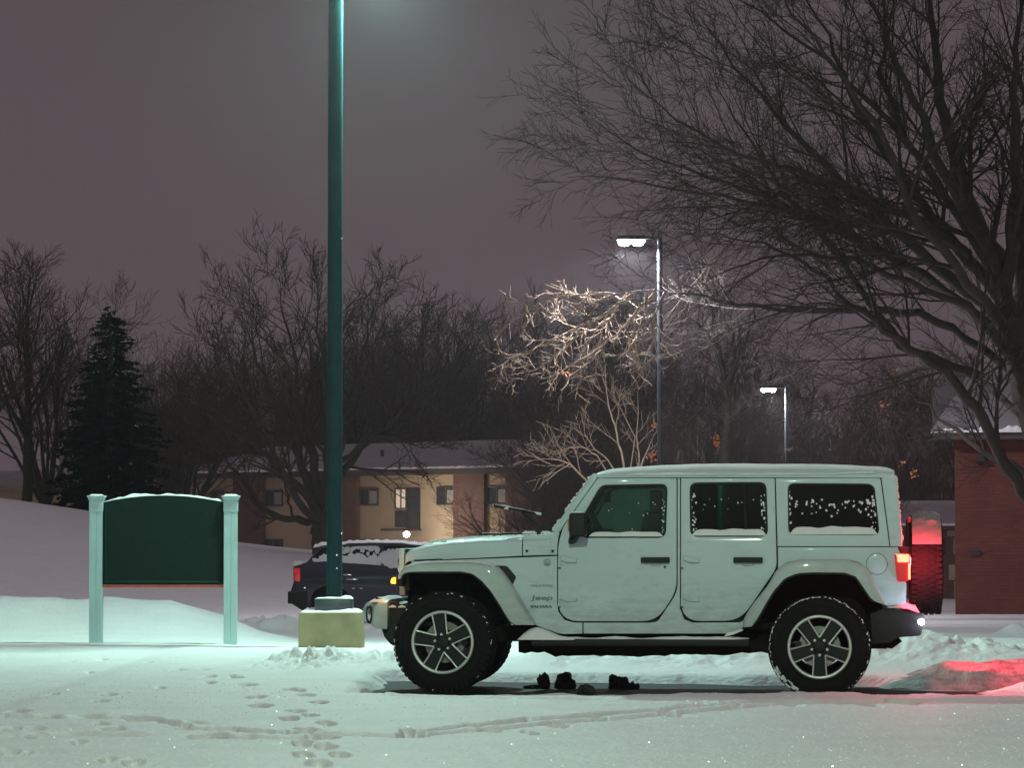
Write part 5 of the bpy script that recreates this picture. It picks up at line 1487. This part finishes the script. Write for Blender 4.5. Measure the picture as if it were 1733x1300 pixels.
def bare_proto(seed, kind):
    """a leafless tree 10 m tall at the origin: trunk child and branches child"""
    T = Tree(seed); r = T.r
    if kind == 'vase':      # many stems fanning up from the base
        cfg = [dict(seg=7, wig=.07, up=.05, kids=9, start=.2, ang=(18, 42), len=(.38, .60), rr=(.35, .6), tip=.25),
               dict(seg=5, wig=.10, up=.10, kids=6, start=.15, ang=(20, 45), len=(.40, .65), rr=(.4, .7), tip=.3),
               dict(seg=4, wig=.13, up=.10, kids=5, start=.15, ang=(20, 50), len=(.4, .7), rr=(.4, .7), tip=.4, rmin=.012),
               dict(seg=3, wig=.15, up=.06, kids=0, start=.2, ang=(20, 45), len=(.4, .6), rr=(.5, .7), tip=.6, rmin=.010)]
        for k in range(9):
            a = 2 * math.pi * k / 9 + r.uniform(-.3, .3); t = r.uniform(.10, .62)
            T.branch(Vector((0, 0, 0)), Vector((math.cos(a) * t, math.sin(a) * t, 1)), r.uniform(8, 10), r.uniform(.10, .16), 0, cfg)
    elif kind == 'tall':
        cfg = [dict(seg=10, wig=.035, up=.03, kids=22, start=.25, ang=(25, 55), len=(.30, .48), rr=(.35, .6), tip=.12),
               dict(seg=6, wig=.09, up=.14, kids=8, start=.2, ang=(22, 50), len=(.38, .6), rr=(.4, .7), tip=.3),
               dict(seg=4, wig=.12, up=.12, kids=6, start=.15, ang=(20, 50), len=(.4, .65), rr=(.4, .7), tip=.4, rmin=.013),
               dict(seg=3, wig=.14, up=.08, kids=0, start=.2, ang=(20, 45), len=(.4, .6), rr=(.5, .7), tip=.6, rmin=.010)]
        T.branch(Vector((0, 0, 0)), Vector((r.uniform(-.08, .08), r.uniform(-.08, .08), 1)), 9.2, .20, 0, cfg)
    else:                   # spreading crown on a short trunk
        c0 = dict(seg=4, wig=.03, up=.02, kids=0, start=.5, ang=(30, 50), len=(1, 1), rr=(.5, .7), tip=.85)
        cfg = [c0, dict(seg=8, wig=.07, up=.06, kids=9, start=.22, ang=(22, 50), len=(.38, .62), rr=(.35, .6), tip=.18),
               dict(seg=5, wig=.10, up=.10, kids=8, start=.12, ang=(22, 50), len=(.36, .6), rr=(.4, .65), tip=.3),
               dict(seg=4, wig=.13, up=.10, kids=5, start=.12, ang=(20, 50), len=(.4, .65), rr=(.45, .7), tip=.4, rmin=.014),
               dict(seg=3, wig=.14, up=.08, kids=0, start=.2, ang=(20, 45), len=(.4, .6), rr=(.5, .7), tip=.6, rmin=.010)]
        h = 1.6
        T.branch(Vector((0, 0, -.2)), Vector((r.uniform(-.05, .05), 0, 1)), h + .2, .30, 0, cfg)
        top = T.br[0][0][-1]
        for k in range(10):
            a = 2 * math.pi * k / 10 + r.uniform(-.3, .3); t = r.uniform(.2, 1.15)
            T.branch(top - Vector((0, 0, r.uniform(0, .4))), Vector((math.cos(a) * t, math.sin(a) * t, 1)), r.uniform(7.0, 8.6) * (1 - .12 * t), r.uniform(.12, .2), 1, cfg)
    return T
PROTO = {}
for key, seed, kind in (('v1', 3, 'vase'), ('v2', 17, 'vase'), ('t1', 5, 'tall'), ('t2', 9, 'tall'), ('s1', 7, 'spread'), ('s2', 21, 'spread')):
    PROTO[key] = bare_proto(seed, kind)
PM = {}
def bare_tree(key, px, py_base, py_top, Y, label, group=None, wide=1.0, rot=0.0, lean=0.0, base_z=None):
    q = P(px, py_base, Y); zb = H(q.x, Y) if base_z is None else base_z
    h = P(px, py_top, Y).z - zb
    e = empty('bare_tree', (q.x, Y, zb - .1), rot); tag(e, label, 'tree', group)
    if key not in PM:
        obs = PROTO[key].meshes(2, 'trunk', 'branches', M['bark'], M['twig'], e)
        zm = max(v.co.z for v in obs[1].data.vertices)
        PM[key] = (obs[0].data, obs[1].data, zm)
    else:
        for nm, me in (('trunk', PM[key][0]), ('branches', PM[key][1])):
            ob = bpy.data.objects.new(nm, me); COL.objects.link(ob); ob.parent = e
    k = (h + .1) / PM[key][2]
    e.scale = (k * wide, k * wide, k); e.rotation_euler = (0, lean, rot)
    return e
GT = 'bare trees in the row behind the long building'
bare_tree('t1', 45, 838, 392, 117, 'tall multi-branched bare tree, leftmost one rising from the hill crest', wide=1.15, rot=.4)
bare_tree('v2', 78, 838, 415, 119, 'bare tree with several upright stems just left of the dark spruce', wide=.95, rot=2.0)
bare_tree('t2', -35, 838, 372, 113, 'dense bare tree cut by the left edge of the photo', wide=1.5, rot=1.0)
bare_tree('t2', 150, 838, 455, 150, 'thin bare tree showing above and behind the dark spruce', wide=1.3, rot=3.3)
bare_tree('v1', 312, 850, 528, 122, 'bushy fan-shaped bare tree rising behind the green notice board', wide=1.25, rot=.3)
bare_tree('v2', 268, 850, 560, 127, 'smaller bushy bare tree between the spruce and the fan-shaped one', wide=1.2, rot=1.3)
bare_tree('v1', 215, 850, 600, 119, 'low twiggy bare tree growing against the right side of the spruce', wide=1.1, rot=2.3)
for i, (px, pt, Y, key, w) in enumerate([(600, 486, 185, 't2', 1.2), (640, 480, 190, 'v1', 1.0), (690, 476, 186, 't1', 1.3), (735, 488, 192, 's2', .95), (780, 498, 188, 't1', 1.2), (825, 492, 186, 'v2', 1.1), (870, 500, 195, 's1', 1.0), (905, 468, 190, 't2', 1.4), (660, 520, 200, 's1', .9), (760, 515, 205, 't2', 1.1), (570, 500, 188, 's1', .9), (430, 540, 190, 't1', 1.3), (490, 530, 192, 'v1', 1.2), (380, 545, 195, 's2', 1.0), (330, 560, 190, 't2', 1.2)]):
    bare_tree(key, px, 900, pt, Y, 'tall bare tree in the dim row behind the long building', GT, w, rot=i * 1.1)
GR = 'dim bare trees behind the white car'
for i, (px, pt, Y, key, w) in enumerate([(950, 560, 150, 'v1', 1.1), (990, 600, 140, 's2', 1.0), (1030, 470, 165, 't2', 1.3), (1085, 480, 160, 't1', 1.3), (1150, 470, 155, 's1', 1.0), (1205, 500, 150, 'v2', 1.2), (1250, 520, 160, 't1', 1.2), (1290, 560, 170, 's2', 1.0), (1385, 640, 165, 'v1', 1.2), (1430, 610, 150, 't2', 1.3), (1475, 600, 145, 'v2', 1.2), (1520, 590, 140, 's1', 1.0), (1560, 580, 135, 't1', 1.2), (1610, 560, 125, 'v1', 1.2), (1680, 520, 120, 't2', 1.4), (1345, 690, 180, 's1', 1.0), (1500, 700, 120, 'v1', 1.2), (1560, 690, 121, 'v2', 1.2), (1440, 720, 115, 'v1', 1.2), (1110, 640, 120, 'v2', 1.1), (1180, 650, 125, 's2', 1.0), (1035, 660, 118, 'v1', 1.1), (1270, 690, 118, 'v1', 1.0)]):
    bare_tree(key, px, 1000, pt, Y, 'dim bare tree among those behind the white car', GR, w, rot=i * 1.7 + .5)
# twiggy thicket at the right end of the long building
bare_tree('v2', 905, 930, 770, 128, 'low brown twiggy shrub just left of the windscreen pillar', None, 1.5, .2)
bare_tree('v1', 960, 930, 748, 122, 'dense brown twiggy shrub rising behind the windscreen of the white car', None, 1.4, .9)

# big open tree behind the post: traced limbs
def traced(label, name, Yc, limbs, cfg, seed, split, ma, mb_, base, cat='tree'):
    """limbs: list of (pts [(px, py, dY)], r0, r1, level, kids)"""
    T = Tree(seed)
    for pts, r0, r1, lvl, kd in limbs:
        q = [P(x, y, Yc + d) for x, y, d in pts]
        # refine with a slight natural wobble
        rp_ = []; n = len(q)
        for i in range(n - 1):
            for k in range(3):
                t = k / 3; w = T.rnd() * (min(r0 * .35, .035) if (i or k) else 0); rp_.append(q[i].lerp(q[i + 1], t) + w)
        rp_.append(q[-1]); m = len(rp_)
        rad = [(r0 + (r1 - r0) * i / (m - 1)) * (.72 if Yc == 70 and lvl else 1) * (1 - (.72 * (i / (m - 1)) ** 3 if lvl else 0)) for i in range(m)]
        dirs = [(rp_[min(i + 1, m - 1)] - rp_[max(i - 1, 0)]).normalized() for i in range(m)]
        T.br.append((rp_, rad, lvl))
        L = sum((rp_[i + 1] - rp_[i]).length for i in range(m - 1))
        if kd: T.kids(rp_, rad, dirs, L, lvl, cfg, num=kd)
    e = empty(name, base); tag(e, label, cat)
    T.meshes(split, 'trunk', 'branches', ma, mb_, e, origin=base)
    return e, T
cfgO = [dict(seg=4, wig=.03, up=.0, kids=0, start=.3, ang=(30, 50), len=(.4, .6), rr=(.4, .6)),
        dict(seg=6, wig=.08, up=.09, kids=8, start=.25, ang=(25, 55), len=(.28, .48), rr=(.4, .6), tip=.2),
        dict(seg=5, wig=.11, up=.12, kids=7, start=.15, ang=(22, 50), len=(.38, .6), rr=(.4, .65), tip=.3),
        dict(seg=4, wig=.13, up=.12, kids=5, start=.12, ang=(20, 50), len=(.4, .65), rr=(.45, .7), tip=.4, rmin=.014),
        dict(seg=3, wig=.14, up=.08, kids=0, start=.2, ang=(20, 45), len=(.4, .6), rr=(.5, .7), tip=.6, rmin=.011)]
YO = 108.0
b = P(545, 938, YO); b.z = H(b.x, YO) - .15
traced('large spreading bare tree with a low sweeping limb, directly behind the tall green lamp post', 'bare_tree', YO,
       [([(545, 945, 0), (543, 905, 0), (541, 878, 0)], .34, .30, 0, 0),
        ([(541, 885, 0), (515, 882, .2), (480, 879, .4), (452, 868, .5), (432, 848, .6), (412, 815, .7), (392, 790, .8), (365, 762, 1), (330, 745, 1.2)], .15, .04, 1, 9),
        ([(541, 880, 0), (525, 845, -.2), (495, 815, -.6), (455, 775, -1), (410, 735, -1.4), (370, 700, -2), (330, 680, -2.4)], .20, .04, 1, 14),
        ([(541, 878, 0), (530, 830, .3), (505, 775, .8), (478, 715, 1.2), (455, 650, 1.6), (425, 590, 2), (405, 520, 2.4)], .20, .03, 1, 16),
        ([(541, 878, 0), (538, 820, .2), (525, 745, .4), (505, 680, 0), (500, 610, -.4), (480, 540, -.8), (470, 480, -1)], .19, .03, 1, 16),
        ([(543, 878, 0), (552, 815, 0), (556, 750, -.2), (552, 690, -.5), (545, 610, -1), (535, 540, -1.2), (545, 485, -1.5)], .19, .03, 1, 16),
        ([(543, 878, 0), (560, 820, .4), (575, 755, 1), (590, 690, 1.5), (610, 620, 2), (625, 550, 2), (640, 495, 2)], .18, .03, 1, 16),
        ([(545, 870, 0), (575, 810, -.4), (600, 770, -1), (640, 735, -1.6), (675, 700, -2), (700, 640, -2.4), (710, 580, -2.8)], .16, .03, 1, 14),
        ([(546, 860, 0), (580, 780, -1), (620, 742, -1.6), (665, 742, -2.2), (700, 752, -2.6), (740, 765, -3)], .12, .02, 1, 8),
        ([(541, 885, 0), (500, 850, -1.5), (480, 800, -3), (440, 720, -4), (400, 640, -5), (380, 590, -5)], .15, .03, 1, 12),
        ([(497, 879, .3), (488, 850, .4), (482, 815, .5), (480, 790, .6)], .06, .03, 2, 6)],
       cfgO, 31, 2, M['bark'], M['twig'], (b.x, YO, b.z))

# spruce
def spruce(px, py_base, py_top, Y, half_px, label):
    q = P(px, py_base, Y); zb = H(q.x, Y); h = P(px, py_top, Y).z - zb; R = half_px / F * Y
    e = empty('spruce_tree', (q.x, Y, zb)); tag(e, label, 'tree')
    MB().tube([(0, 0, -.2), (0, 0, h * .5), (0, 0, h * .97)], [.22, .13, .03], 8).build('trunk', M['bark'], e)
    r = random.Random(4); vs = []; fs = []; sn = MB()
    z = .25
    while z < h * .985:
        t = z / h; Rt = R * (1 - t) ** .72 * (1 + .10 * math.sin(z * 3.1)); n = max(6, int(24 * (1 - t) + 6))
        z0 = z
        for k in range(n):
            z = z0 + r.uniform(-.35, .35); a = 2 * math.pi * (k + r.random()) / n; L = Rt * r.uniform(.6, 1.15) + .12; m = max(4, int(L / .12))
            dz = -r.uniform(.15, .42) * L
            for i in range(m):
                s = (i + .5) / m; x = L * s; zz = z + dz * s + .12 * L * s * s
                wd = .34 * (1 - .6 * s) * min(1, L)
                for j in range(5):
                    u = r.uniform(-1, 1) * wd; lx_, ly_ = x + r.uniform(-.08, .08), u
                    g = r.uniform(.07, .17); dx = g * r.uniform(.6, 1.6); hz = -g * r.uniform(.1, 1.0)
                    c0 = (lx_, ly_, zz + r.uniform(-.06, .04)); sgn = 1 if u > 0 else -1
                    c1 = (lx_ + dx, ly_ + sgn * g * .6, c0[2] + hz * .5); c2 = (lx_ + dx * .2, ly_ + sgn * g * .25, c0[2] + hz)
                    b_ = len(vs)
                    for (X_, Y_, Z_) in (c0, c1, c2): vs.append((X_ * math.cos(a) - Y_ * math.sin(a), X_ * math.sin(a) + Y_ * math.cos(a), Z_))
                    fs.append((b_, b_ + 1, b_ + 2))
                if r.random() < .004:
                    X_, Y_ = x, 0; p0 = (X_ * math.cos(a), X_ * math.sin(a), zz + .03); p1 = ((X_ + .2) * math.cos(a), (X_ + .2) * math.sin(a), zz - .02)
                    sn.tube([p0, p1], [.025, .012], 4)
        z = z0 + .17 + .08 * (1 - t)
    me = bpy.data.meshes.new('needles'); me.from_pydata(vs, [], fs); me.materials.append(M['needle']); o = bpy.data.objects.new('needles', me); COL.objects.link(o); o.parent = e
    sn.build('snow_patch', M['snowcap'], o)
    return e
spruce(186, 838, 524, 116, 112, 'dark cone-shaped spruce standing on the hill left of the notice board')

# big bare tree at the right, its lit limb ends under the lamp
cfgB = [dict(seg=4, wig=.03, up=.0, kids=0, start=.3, ang=(30, 50), len=(.4, .6), rr=(.4, .6)),
        dict(seg=7, wig=.07, up=.02, kids=14, start=.15, ang=(22, 50), len=(.24, .42), rr=(.35, .55), tip=.2),
        dict(seg=6, wig=.09, up=.02, kids=9, start=.10, ang=(20, 48), len=(.36, .58), rr=(.4, .6), tip=.3),
        dict(seg=4, wig=.12, up=.0, kids=6, start=.10, ang=(20, 50), len=(.38, .6), rr=(.45, .65), tip=.4, rmin=.008),
        dict(seg=3, wig=.14, up=.0, kids=0, start=.2, ang=(20, 45), len=(.4, .6), rr=(.5, .7), tip=.6, rmin=.0062)]
YT = 70.0
b = P(1800, 1040, YT); b.z = H(b.x, YT) - .2
LB = []
def LBadd(pts, r0, r1, kd, lvl=1): LB.append((pts, r0, r1, lvl, kd))
LB.append(([(1800, 1050, 0), (1792, 900, 0), (1772, 760, 0), (1738, 640, 0), (1712, 540, 0)], .50, .40, 0, 0))
LBadd([(1706, 550, 0), (1690, 450, 0), (1660, 380, .2), (1618, 290, .6), (1600, 200, 1), (1585, 100, 1.5), (1572, 0, 2), (1560, -110, 2.4)], .30, .12, 16)
LBadd([(1700, 520, 0), (1712, 420, -.5), (1720, 320, -1), (1715, 200, -1.5), (1725, 80, -2), (1730, -60, -2.4)], .24, .10, 14)
LBadd([(1716, 600, 0), (1730, 450, 1), (1738, 300, 2), (1750, 150, 3), (1760, 0, 4), (1765, -120, 5)], .26, .10, 12)
LBadd([(1695, 470, 0), (1650, 380, -1), (1595, 290, -1.8), (1560, 200, -2.5), (1520, 110, -3), (1480, 20, -3.5), (1440, -70, -4)], .20, .07, 16)
LBadd([(1690, 500, 0), (1630, 430, .6), (1560, 350, 1.2), (1500, 260, 1.6), (1440, 160, 2), (1400, 60, 2.2), (1350, -30, 2.5)], .20, .06, 16)
LBadd([(1680, 460, 0), (1600, 330, -1), (1530, 230, -1.5), (1490, 120, -2), (1500, 20, -2), (1490, -80, -2)], .15, .05, 13)
LBadd([(1690, 540, 0), (1610, 470, -1), (1530, 400, -2), (1450, 330, -2.6), (1380, 260, -3), (1310, 190, -3.4), (1240, 110, -3.8), (1180, 20, -4)], .19, .05, 18)
LBadd([(1690, 560, 0), (1600, 490, 1.5), (1500, 430, 2.2), (1400, 380, 3), (1300, 330, 3.5), (1200, 300, 4), (1090, 260, 4.4), (1000, 200, 5)], .17, .04, 18)
LBadd([(1640, 430, 0), (1560, 380, -2), (1460, 330, -3), (1350, 290, -4), (1250, 260, -5), (1150, 200, -5.5), (1060, 130, -6)], .14, .035, 16)
LBadd([(1660, 640, 0), (1590, 610, .4), (1530, 590, .6), (1465, 500, 1), (1400, 405, 1.5), (1350, 345, 1.8), (1320, 320, 2), (1285, 265, 2), (1245, 200, 2.2), (1200, 120, 2.5)], .17, .045, 18)
LBadd([(1788, 900, 0), (1735, 830, -.1), (1690, 762, -.3), (1650, 690, -.6), (1610, 640, -1), (1560, 600, -1.2), (1500, 560, -1.4), (1440, 515, -1.6), (1380, 450, -1.8), (1310, 420, -2), (1240, 400, -2.4), (1160, 395, -2.6)], .22, .035, 16)
LBadd([(1720, 640, 0), (1640, 570, .5), (1560, 530, 1), (1470, 525, 1.4), (1380, 528, 1.7), (1300, 522, 2), (1235, 512, 2.2), (1180, 500, 2.4), (1110, 492, 2.6), (1040, 498, 2.8)], .15, .032, 12)
LBadd([(1735, 640, 0), (1640, 520, -1.4), (1540, 480, -2), (1440, 440, -2.5), (1330, 430, -3), (1230, 455, -3), (1150, 500, -3)], .12, .03, 12)
LBadd([(1700, 590, 0), (1600, 500, 3), (1480, 420, 4), (1350, 360, 5), (1220, 330, 6), (1080, 310, 6.5), (960, 300, 7)], .14, .03, 16)
LBadd([(1725, 700, 0), (1660, 640, 2), (1590, 620, 3), (1500, 640, 3.5), (1420, 650, 4), (1360, 620, 4.5)], .13, .03, 10)
LBadd([(1770, 810, 0), (1680, 780, 1), (1620, 730, 2), (1570, 690, 2.6), (1520, 640, 3)], .12, .03, 9)
LBadd([(1706, 560, 0), (1640, 480, -3), (1560, 380, -5), (1500, 250, -6), (1430, 130, -7), (1340, 20, -8), (1280, -60, -8)], .17, .04, 15)
LBadd([(1600, 330, -1), (1500, 200, -1), (1400, 100, -1), (1290, 20, -1), (1180, -40, -1)], .10, .03, 13)
cfgB2 = cfgB
# limb ends under the far lamp, its light painted in as paler bark
Ls = [([(1110, 492, 2.6), (1085, 520, 2.8), (1060, 548, 3.0), (1030, 575, 3.0), (1000, 600, 3.0), (960, 622, 3.0), (925, 640, 3.0)], .045, .012, 12),
      ([(1075, 498, 2.7), (1040, 520, 2.9), (1000, 545, 3.0), (965, 560, 3.1), (930, 578, 3.1), (890, 600, 3.0), (858, 606, 3.0)], .04, .010, 10),
      ([(1040, 498, 2.8), (1010, 510, 3.0), (985, 505, 3.2), (955, 490, 3.2)], .035, .010, 9),
      ([(1095, 495, 2.6), (1090, 530, 2.4), (1082, 560, 2.3), (1065, 590, 2.2), (1045, 610, 2.0)], .04, .011, 10),
      ([(1125, 494, 2.5), (1108, 530, 2.2), (1104, 560, 2.1), (1112, 600, 2.0), (1090, 620, 2.0)], .035, .010, 8),
      ([(985, 560, 3.0), (955, 590, 3.0), (925, 615, 3.0), (890, 640, 2.9), (858, 648, 2.9)], .028, .009, 8),
      ([(1040, 498, 2.8), (990, 500, 2.9), (940, 500, 2.9), (900, 520, 3.0), (858, 550, 3.0)], .026, .007, 8),
      ([(1060, 500, 2.8), (1030, 540, 3.6), (1000, 562, 3.8), (955, 548, 4.0), (945, 540, 4.0)], .03, .009, 9)]
cfgL = [dict(), dict(seg=6, wig=.16, up=-.02, kids=10, start=.12, ang=(25, 55), len=(.25, .45), rr=(.4, .65), tip=.4, rmin=.011),
        dict(seg=6, wig=.18, up=.0, kids=5, start=.2, ang=(25, 55), len=(.42, .72), rr=(.5, .75), tip=.55, rmin=.009),
        dict(seg=4, wig=.20, up=.03, kids=0, start=.3, ang=(25, 50), len=(.3, .5), rr=(.5, .75), tip=.7, rmin=.0075)]
bt, TB = traced('huge dark bare tree filling the upper right, one limb reaching under the lamp', 'bare_tree', YT, LB, cfgB, 77, 2, M['barkbig'], M['barkbig'], (b.x, YT, b.z))
TL = Tree(99)
for pts, r0, r1, kd in Ls:
    q = [P(x, y, YT + d) for x, y, d in pts]; rp_ = []
    for i in range(len(q) - 1):
        for k in range(4): rp_.append(q[i].lerp(q[i + 1], k / 4) + TL.rnd() * .02)
    rp_.append(q[-1]); m = len(rp_)
    rad = [r0 + (r1 - r0) * i / (m - 1) for i in range(m)]; dirs = [(rp_[min(i + 1, m - 1)] - rp_[max(i - 1, 0)]).normalized() for i in range(m)]
    TL.br.append((rp_, rad, 1)); L = sum((rp_[i + 1] - rp_[i]).length for i in range(m - 1))
    if kd: TL.kids(rp_, rad, dirs, L, 1, cfgL, num=kd)
for o in TL.meshes(0, 'x', 'branches_painted_lit', None, M['barkpale_lit'], bt, origin=(b.x, YT, b.z)): o['label'] = 'crooked limb ends under the lamp, its light painted in as paler bark'

def leaf_clump(px, py, Y, r, parent, origin, n=14, seed=0):
    rr = random.Random(seed); c = P(px, py, Y) - Vector(origin); vs = []; fs = []
    for _ in range(n):
        p = c + Vector((rr.gauss(0, r), rr.gauss(0, r), rr.gauss(0, r * 1.1))); a = Vector((rr.gauss(0, 1), rr.gauss(0, 1), rr.gauss(0, 1))).normalized() * r * .8; q = a.orthogonal().normalized() * r * .5
        b_ = len(vs); vs += [p - a, p + q * 1.0, p + a, p - q + a.cross(q) * .8]; fs.append((b_, b_ + 1, b_ + 2, b_ + 3))
    MB().add(vs, fs).build('leaf_clump', M['leaf'], parent, angle=0, recalc=False)
for k, (px, py, r) in enumerate([(961, 632, .05), (984, 637, .03), (1497, 684, .055), (1512, 630, .03), (1640, 540, .06), (1546, 803, .05), (1527, 785, .04), (1636, 450, .05), (1700, 475, .04)]):
    leaf_clump(px, py, YT + 2.5, r, bt, (b.x, YT, b.z), 12, k)

# pale young birch-like stems behind the roof
YW = 84.0
w = P(1062, 1020, YW); w.z = H(w.x, YW) - .1
cfgW = [dict(), dict(seg=6, wig=.10, up=.05, kids=8, start=.25, ang=(25, 55), len=(.25, .45), rr=(.4, .6), tip=.3),
        dict(seg=5, wig=.12, up=.06, kids=5, start=.15, ang=(22, 50), len=(.35, .6), rr=(.5, .7), tip=.4, rmin=.007),
        dict(seg=3, wig=.15, up=.03, kids=0, start=.2, ang=(20, 45), len=(.4, .6), rr=(.5, .7), tip=.6, rmin=.008)]
bw, _ = traced('slim pale-barked bare tree with several stems rising behind the front of the car roof', 'bare_tree', YW,
       [([(1062, 1025, 0), (1064, 930, 0), (1062, 830, 0)], .13, .10, 1, 0),
        ([(1062, 830, 0), (1050, 765, .2), (1040, 720, .3), (1030, 690, .4), (1025, 645, .5), (1022, 600, .6)], .034, .012, 1, 8),
        ([(1062, 830, 0), (1030, 780, -.3), (1005, 760, -.6), (990, 735, -.8), (985, 700, -1)], .026, .010, 1, 7),
        ([(1065, 840, 0), (1082, 780, .2), (1078, 740, .3), (1080, 700, .4), (1080, 655, .4)], .024, .010, 1, 6),
        ([(1068, 840, 0), (1090, 775, -.2), (1108, 735, -.3)], .03, .014, 1, 4),
        ([(1058, 850, 0), (1010, 770, -.5), (985, 755, -.8), (955, 760, -1), (925, 770, -1.2)], .024, .009, 1, 7),
        ([(1050, 900, 0), (990, 810, -1), (965, 785, -1.4), (935, 778, -1.6), (905, 777, -1.8)], .036, .010, 1, 8),
        ([(965, 785, -1.4), (935, 805, -1.5), (915, 820, -1.6)], .02, .008, 2, 4),
        ([(1062, 830, 0), (1075, 740, 1), (1050, 690, 1.2), (1025, 665, 1.4)], .02, .01, 1, 5)],
       cfgW, 13, 2, M['barkpale_lit'], M['barkpale_lit'], (w.x, YW, w.z))
for k, (px, py, r) in enumerate([(1106, 775, .07), (1108, 720, .04)]): leaf_clump(px, py, YW - .3, r, bw, (w.x, YW, w.z), 16, 30 + k)
YX = 88.0
w = P(1225, 1020, YX); w.z = H(w.x, YX) - .1
bx_, _ = traced('slender grey-trunked bare tree behind the rear doors, right of the dark lamp post', 'bare_tree', YX,
       [([(1224, 1025, 0), (1224, 900, 0), (1226, 790, 0), (1230, 700, 0), (1228, 640, 0)], .19, .12, 1, 0),
        ([(1228, 650, 0), (1215, 590, .4), (1190, 555, .8), (1160, 530, 1.2), (1135, 510, 1.4)], .07, .02, 1, 10),
        ([(1228, 660, 0), (1180, 620, -.5), (1150, 650, -.8), (1140, 680, -1), (1128, 700, -1)], .05, .016, 1, 10),
        ([(1230, 700, 0), (1242, 640, .3), (1243, 590, .4), (1243, 545, .5)], .06, .03, 1, 9),
        ([(1230, 650, 0), (1260, 590, 0), (1275, 540, .3), (1270, 490, .5)], .06, .02, 1, 10),
        ([(1228, 700, 0), (1190, 690, 1), (1160, 720, 1.4), (1140, 745, 1.6)], .05, .015, 1, 9),
        ([(1230, 720, 0), (1270, 690, -.6), (1290, 720, -1), (1300, 750, -1)], .05, .015, 1, 8),
        ([(1226, 640, 0), (1205, 560, -1), (1215, 500, -1.4), (1190, 450, -1.6)], .06, .02, 1, 10)],
       cfgW, 14, 2, M['barkbig'], M['barkbig'], (w.x, YX, w.z))
for k, (px, py, r) in enumerate([(1213, 745, .07), (1191, 614, .04), (1213, 752, .05)]): leaf_clump(px, py, YX - .3, r, bx_, (w.x, YX, w.z), 16, 40 + k)

# ------------------------------------------------------------------ glints: loose ice grains lying on the near snow
def sparkles():
    r = random.Random(12); vs = []; fs = []
    L = Vector((-1.2, -1.0, 10.15)); C = Vector((0, 0, HC))
    for _ in range(3200):
        Y = r.uniform(17.8, 27.5); X = Y * r.uniform(-.16, .16)
        if Y > 26.2 and X > -1.2: continue
        q = Vector((X, Y, 0)); q.z = 0
        hv = ((L - q).normalized() + (C - q).normalized()).normalized()
        nrm = (hv + Vector((r.gauss(0, .2), r.gauss(0, .2), r.gauss(0, .2)))).normalized()
        s = .0020 + .0030 * r.random() ** 3; u = nrm.orthogonal().normalized(); v = nrm.cross(u)
        vs.append((q, u * s, v * s, nrm))
    xs = np.array([a[0].x for a in vs]); ys = np.array([a[0].y for a in vs]); zs = ground_h(xs, ys)
    V = []
    for (q, u, v, n), z in zip(vs, zs):
        c = Vector((q.x, q.y, float(z) + .001)); b_ = len(V)
        V += [c - u - v, c + u - v, c + u + v, c - u + v]; fs.append((b_, b_ + 1, b_ + 2, b_ + 3))
    o = MB().add(V, fs).build('snow_glints', M['glint'], angle=0, recalc=False); tag(o, kind='stuff')
M['glint'] = mat('ice_grain', (.9, .9, .9), .16, spec=1.0, var=.02)
sparkles()

# ------------------------------------------------------------------ the night air
hz = MB().box((0, 285, 17.2), (1400, 770, 43.6)).build('haze', None, angle=0)
hm = bpy.data.materials.new('night_haze'); hm.use_nodes = True
ht = hm.node_tree; ht.nodes.remove(ht.nodes['Principled BSDF'])
pv = ht.nodes.new('ShaderNodeVolumePrincipled'); pv.inputs['Color'].default_value = (.86, .84, .88, 1); pv.inputs['Density'].default_value = .0005; pv.inputs['Anisotropy'].default_value = .8
ht.links.new(pv.outputs[0], ht.nodes['Material Output'].inputs['Volume'])
hz.data.materials.append(hm); tag(hz, kind='stuff')
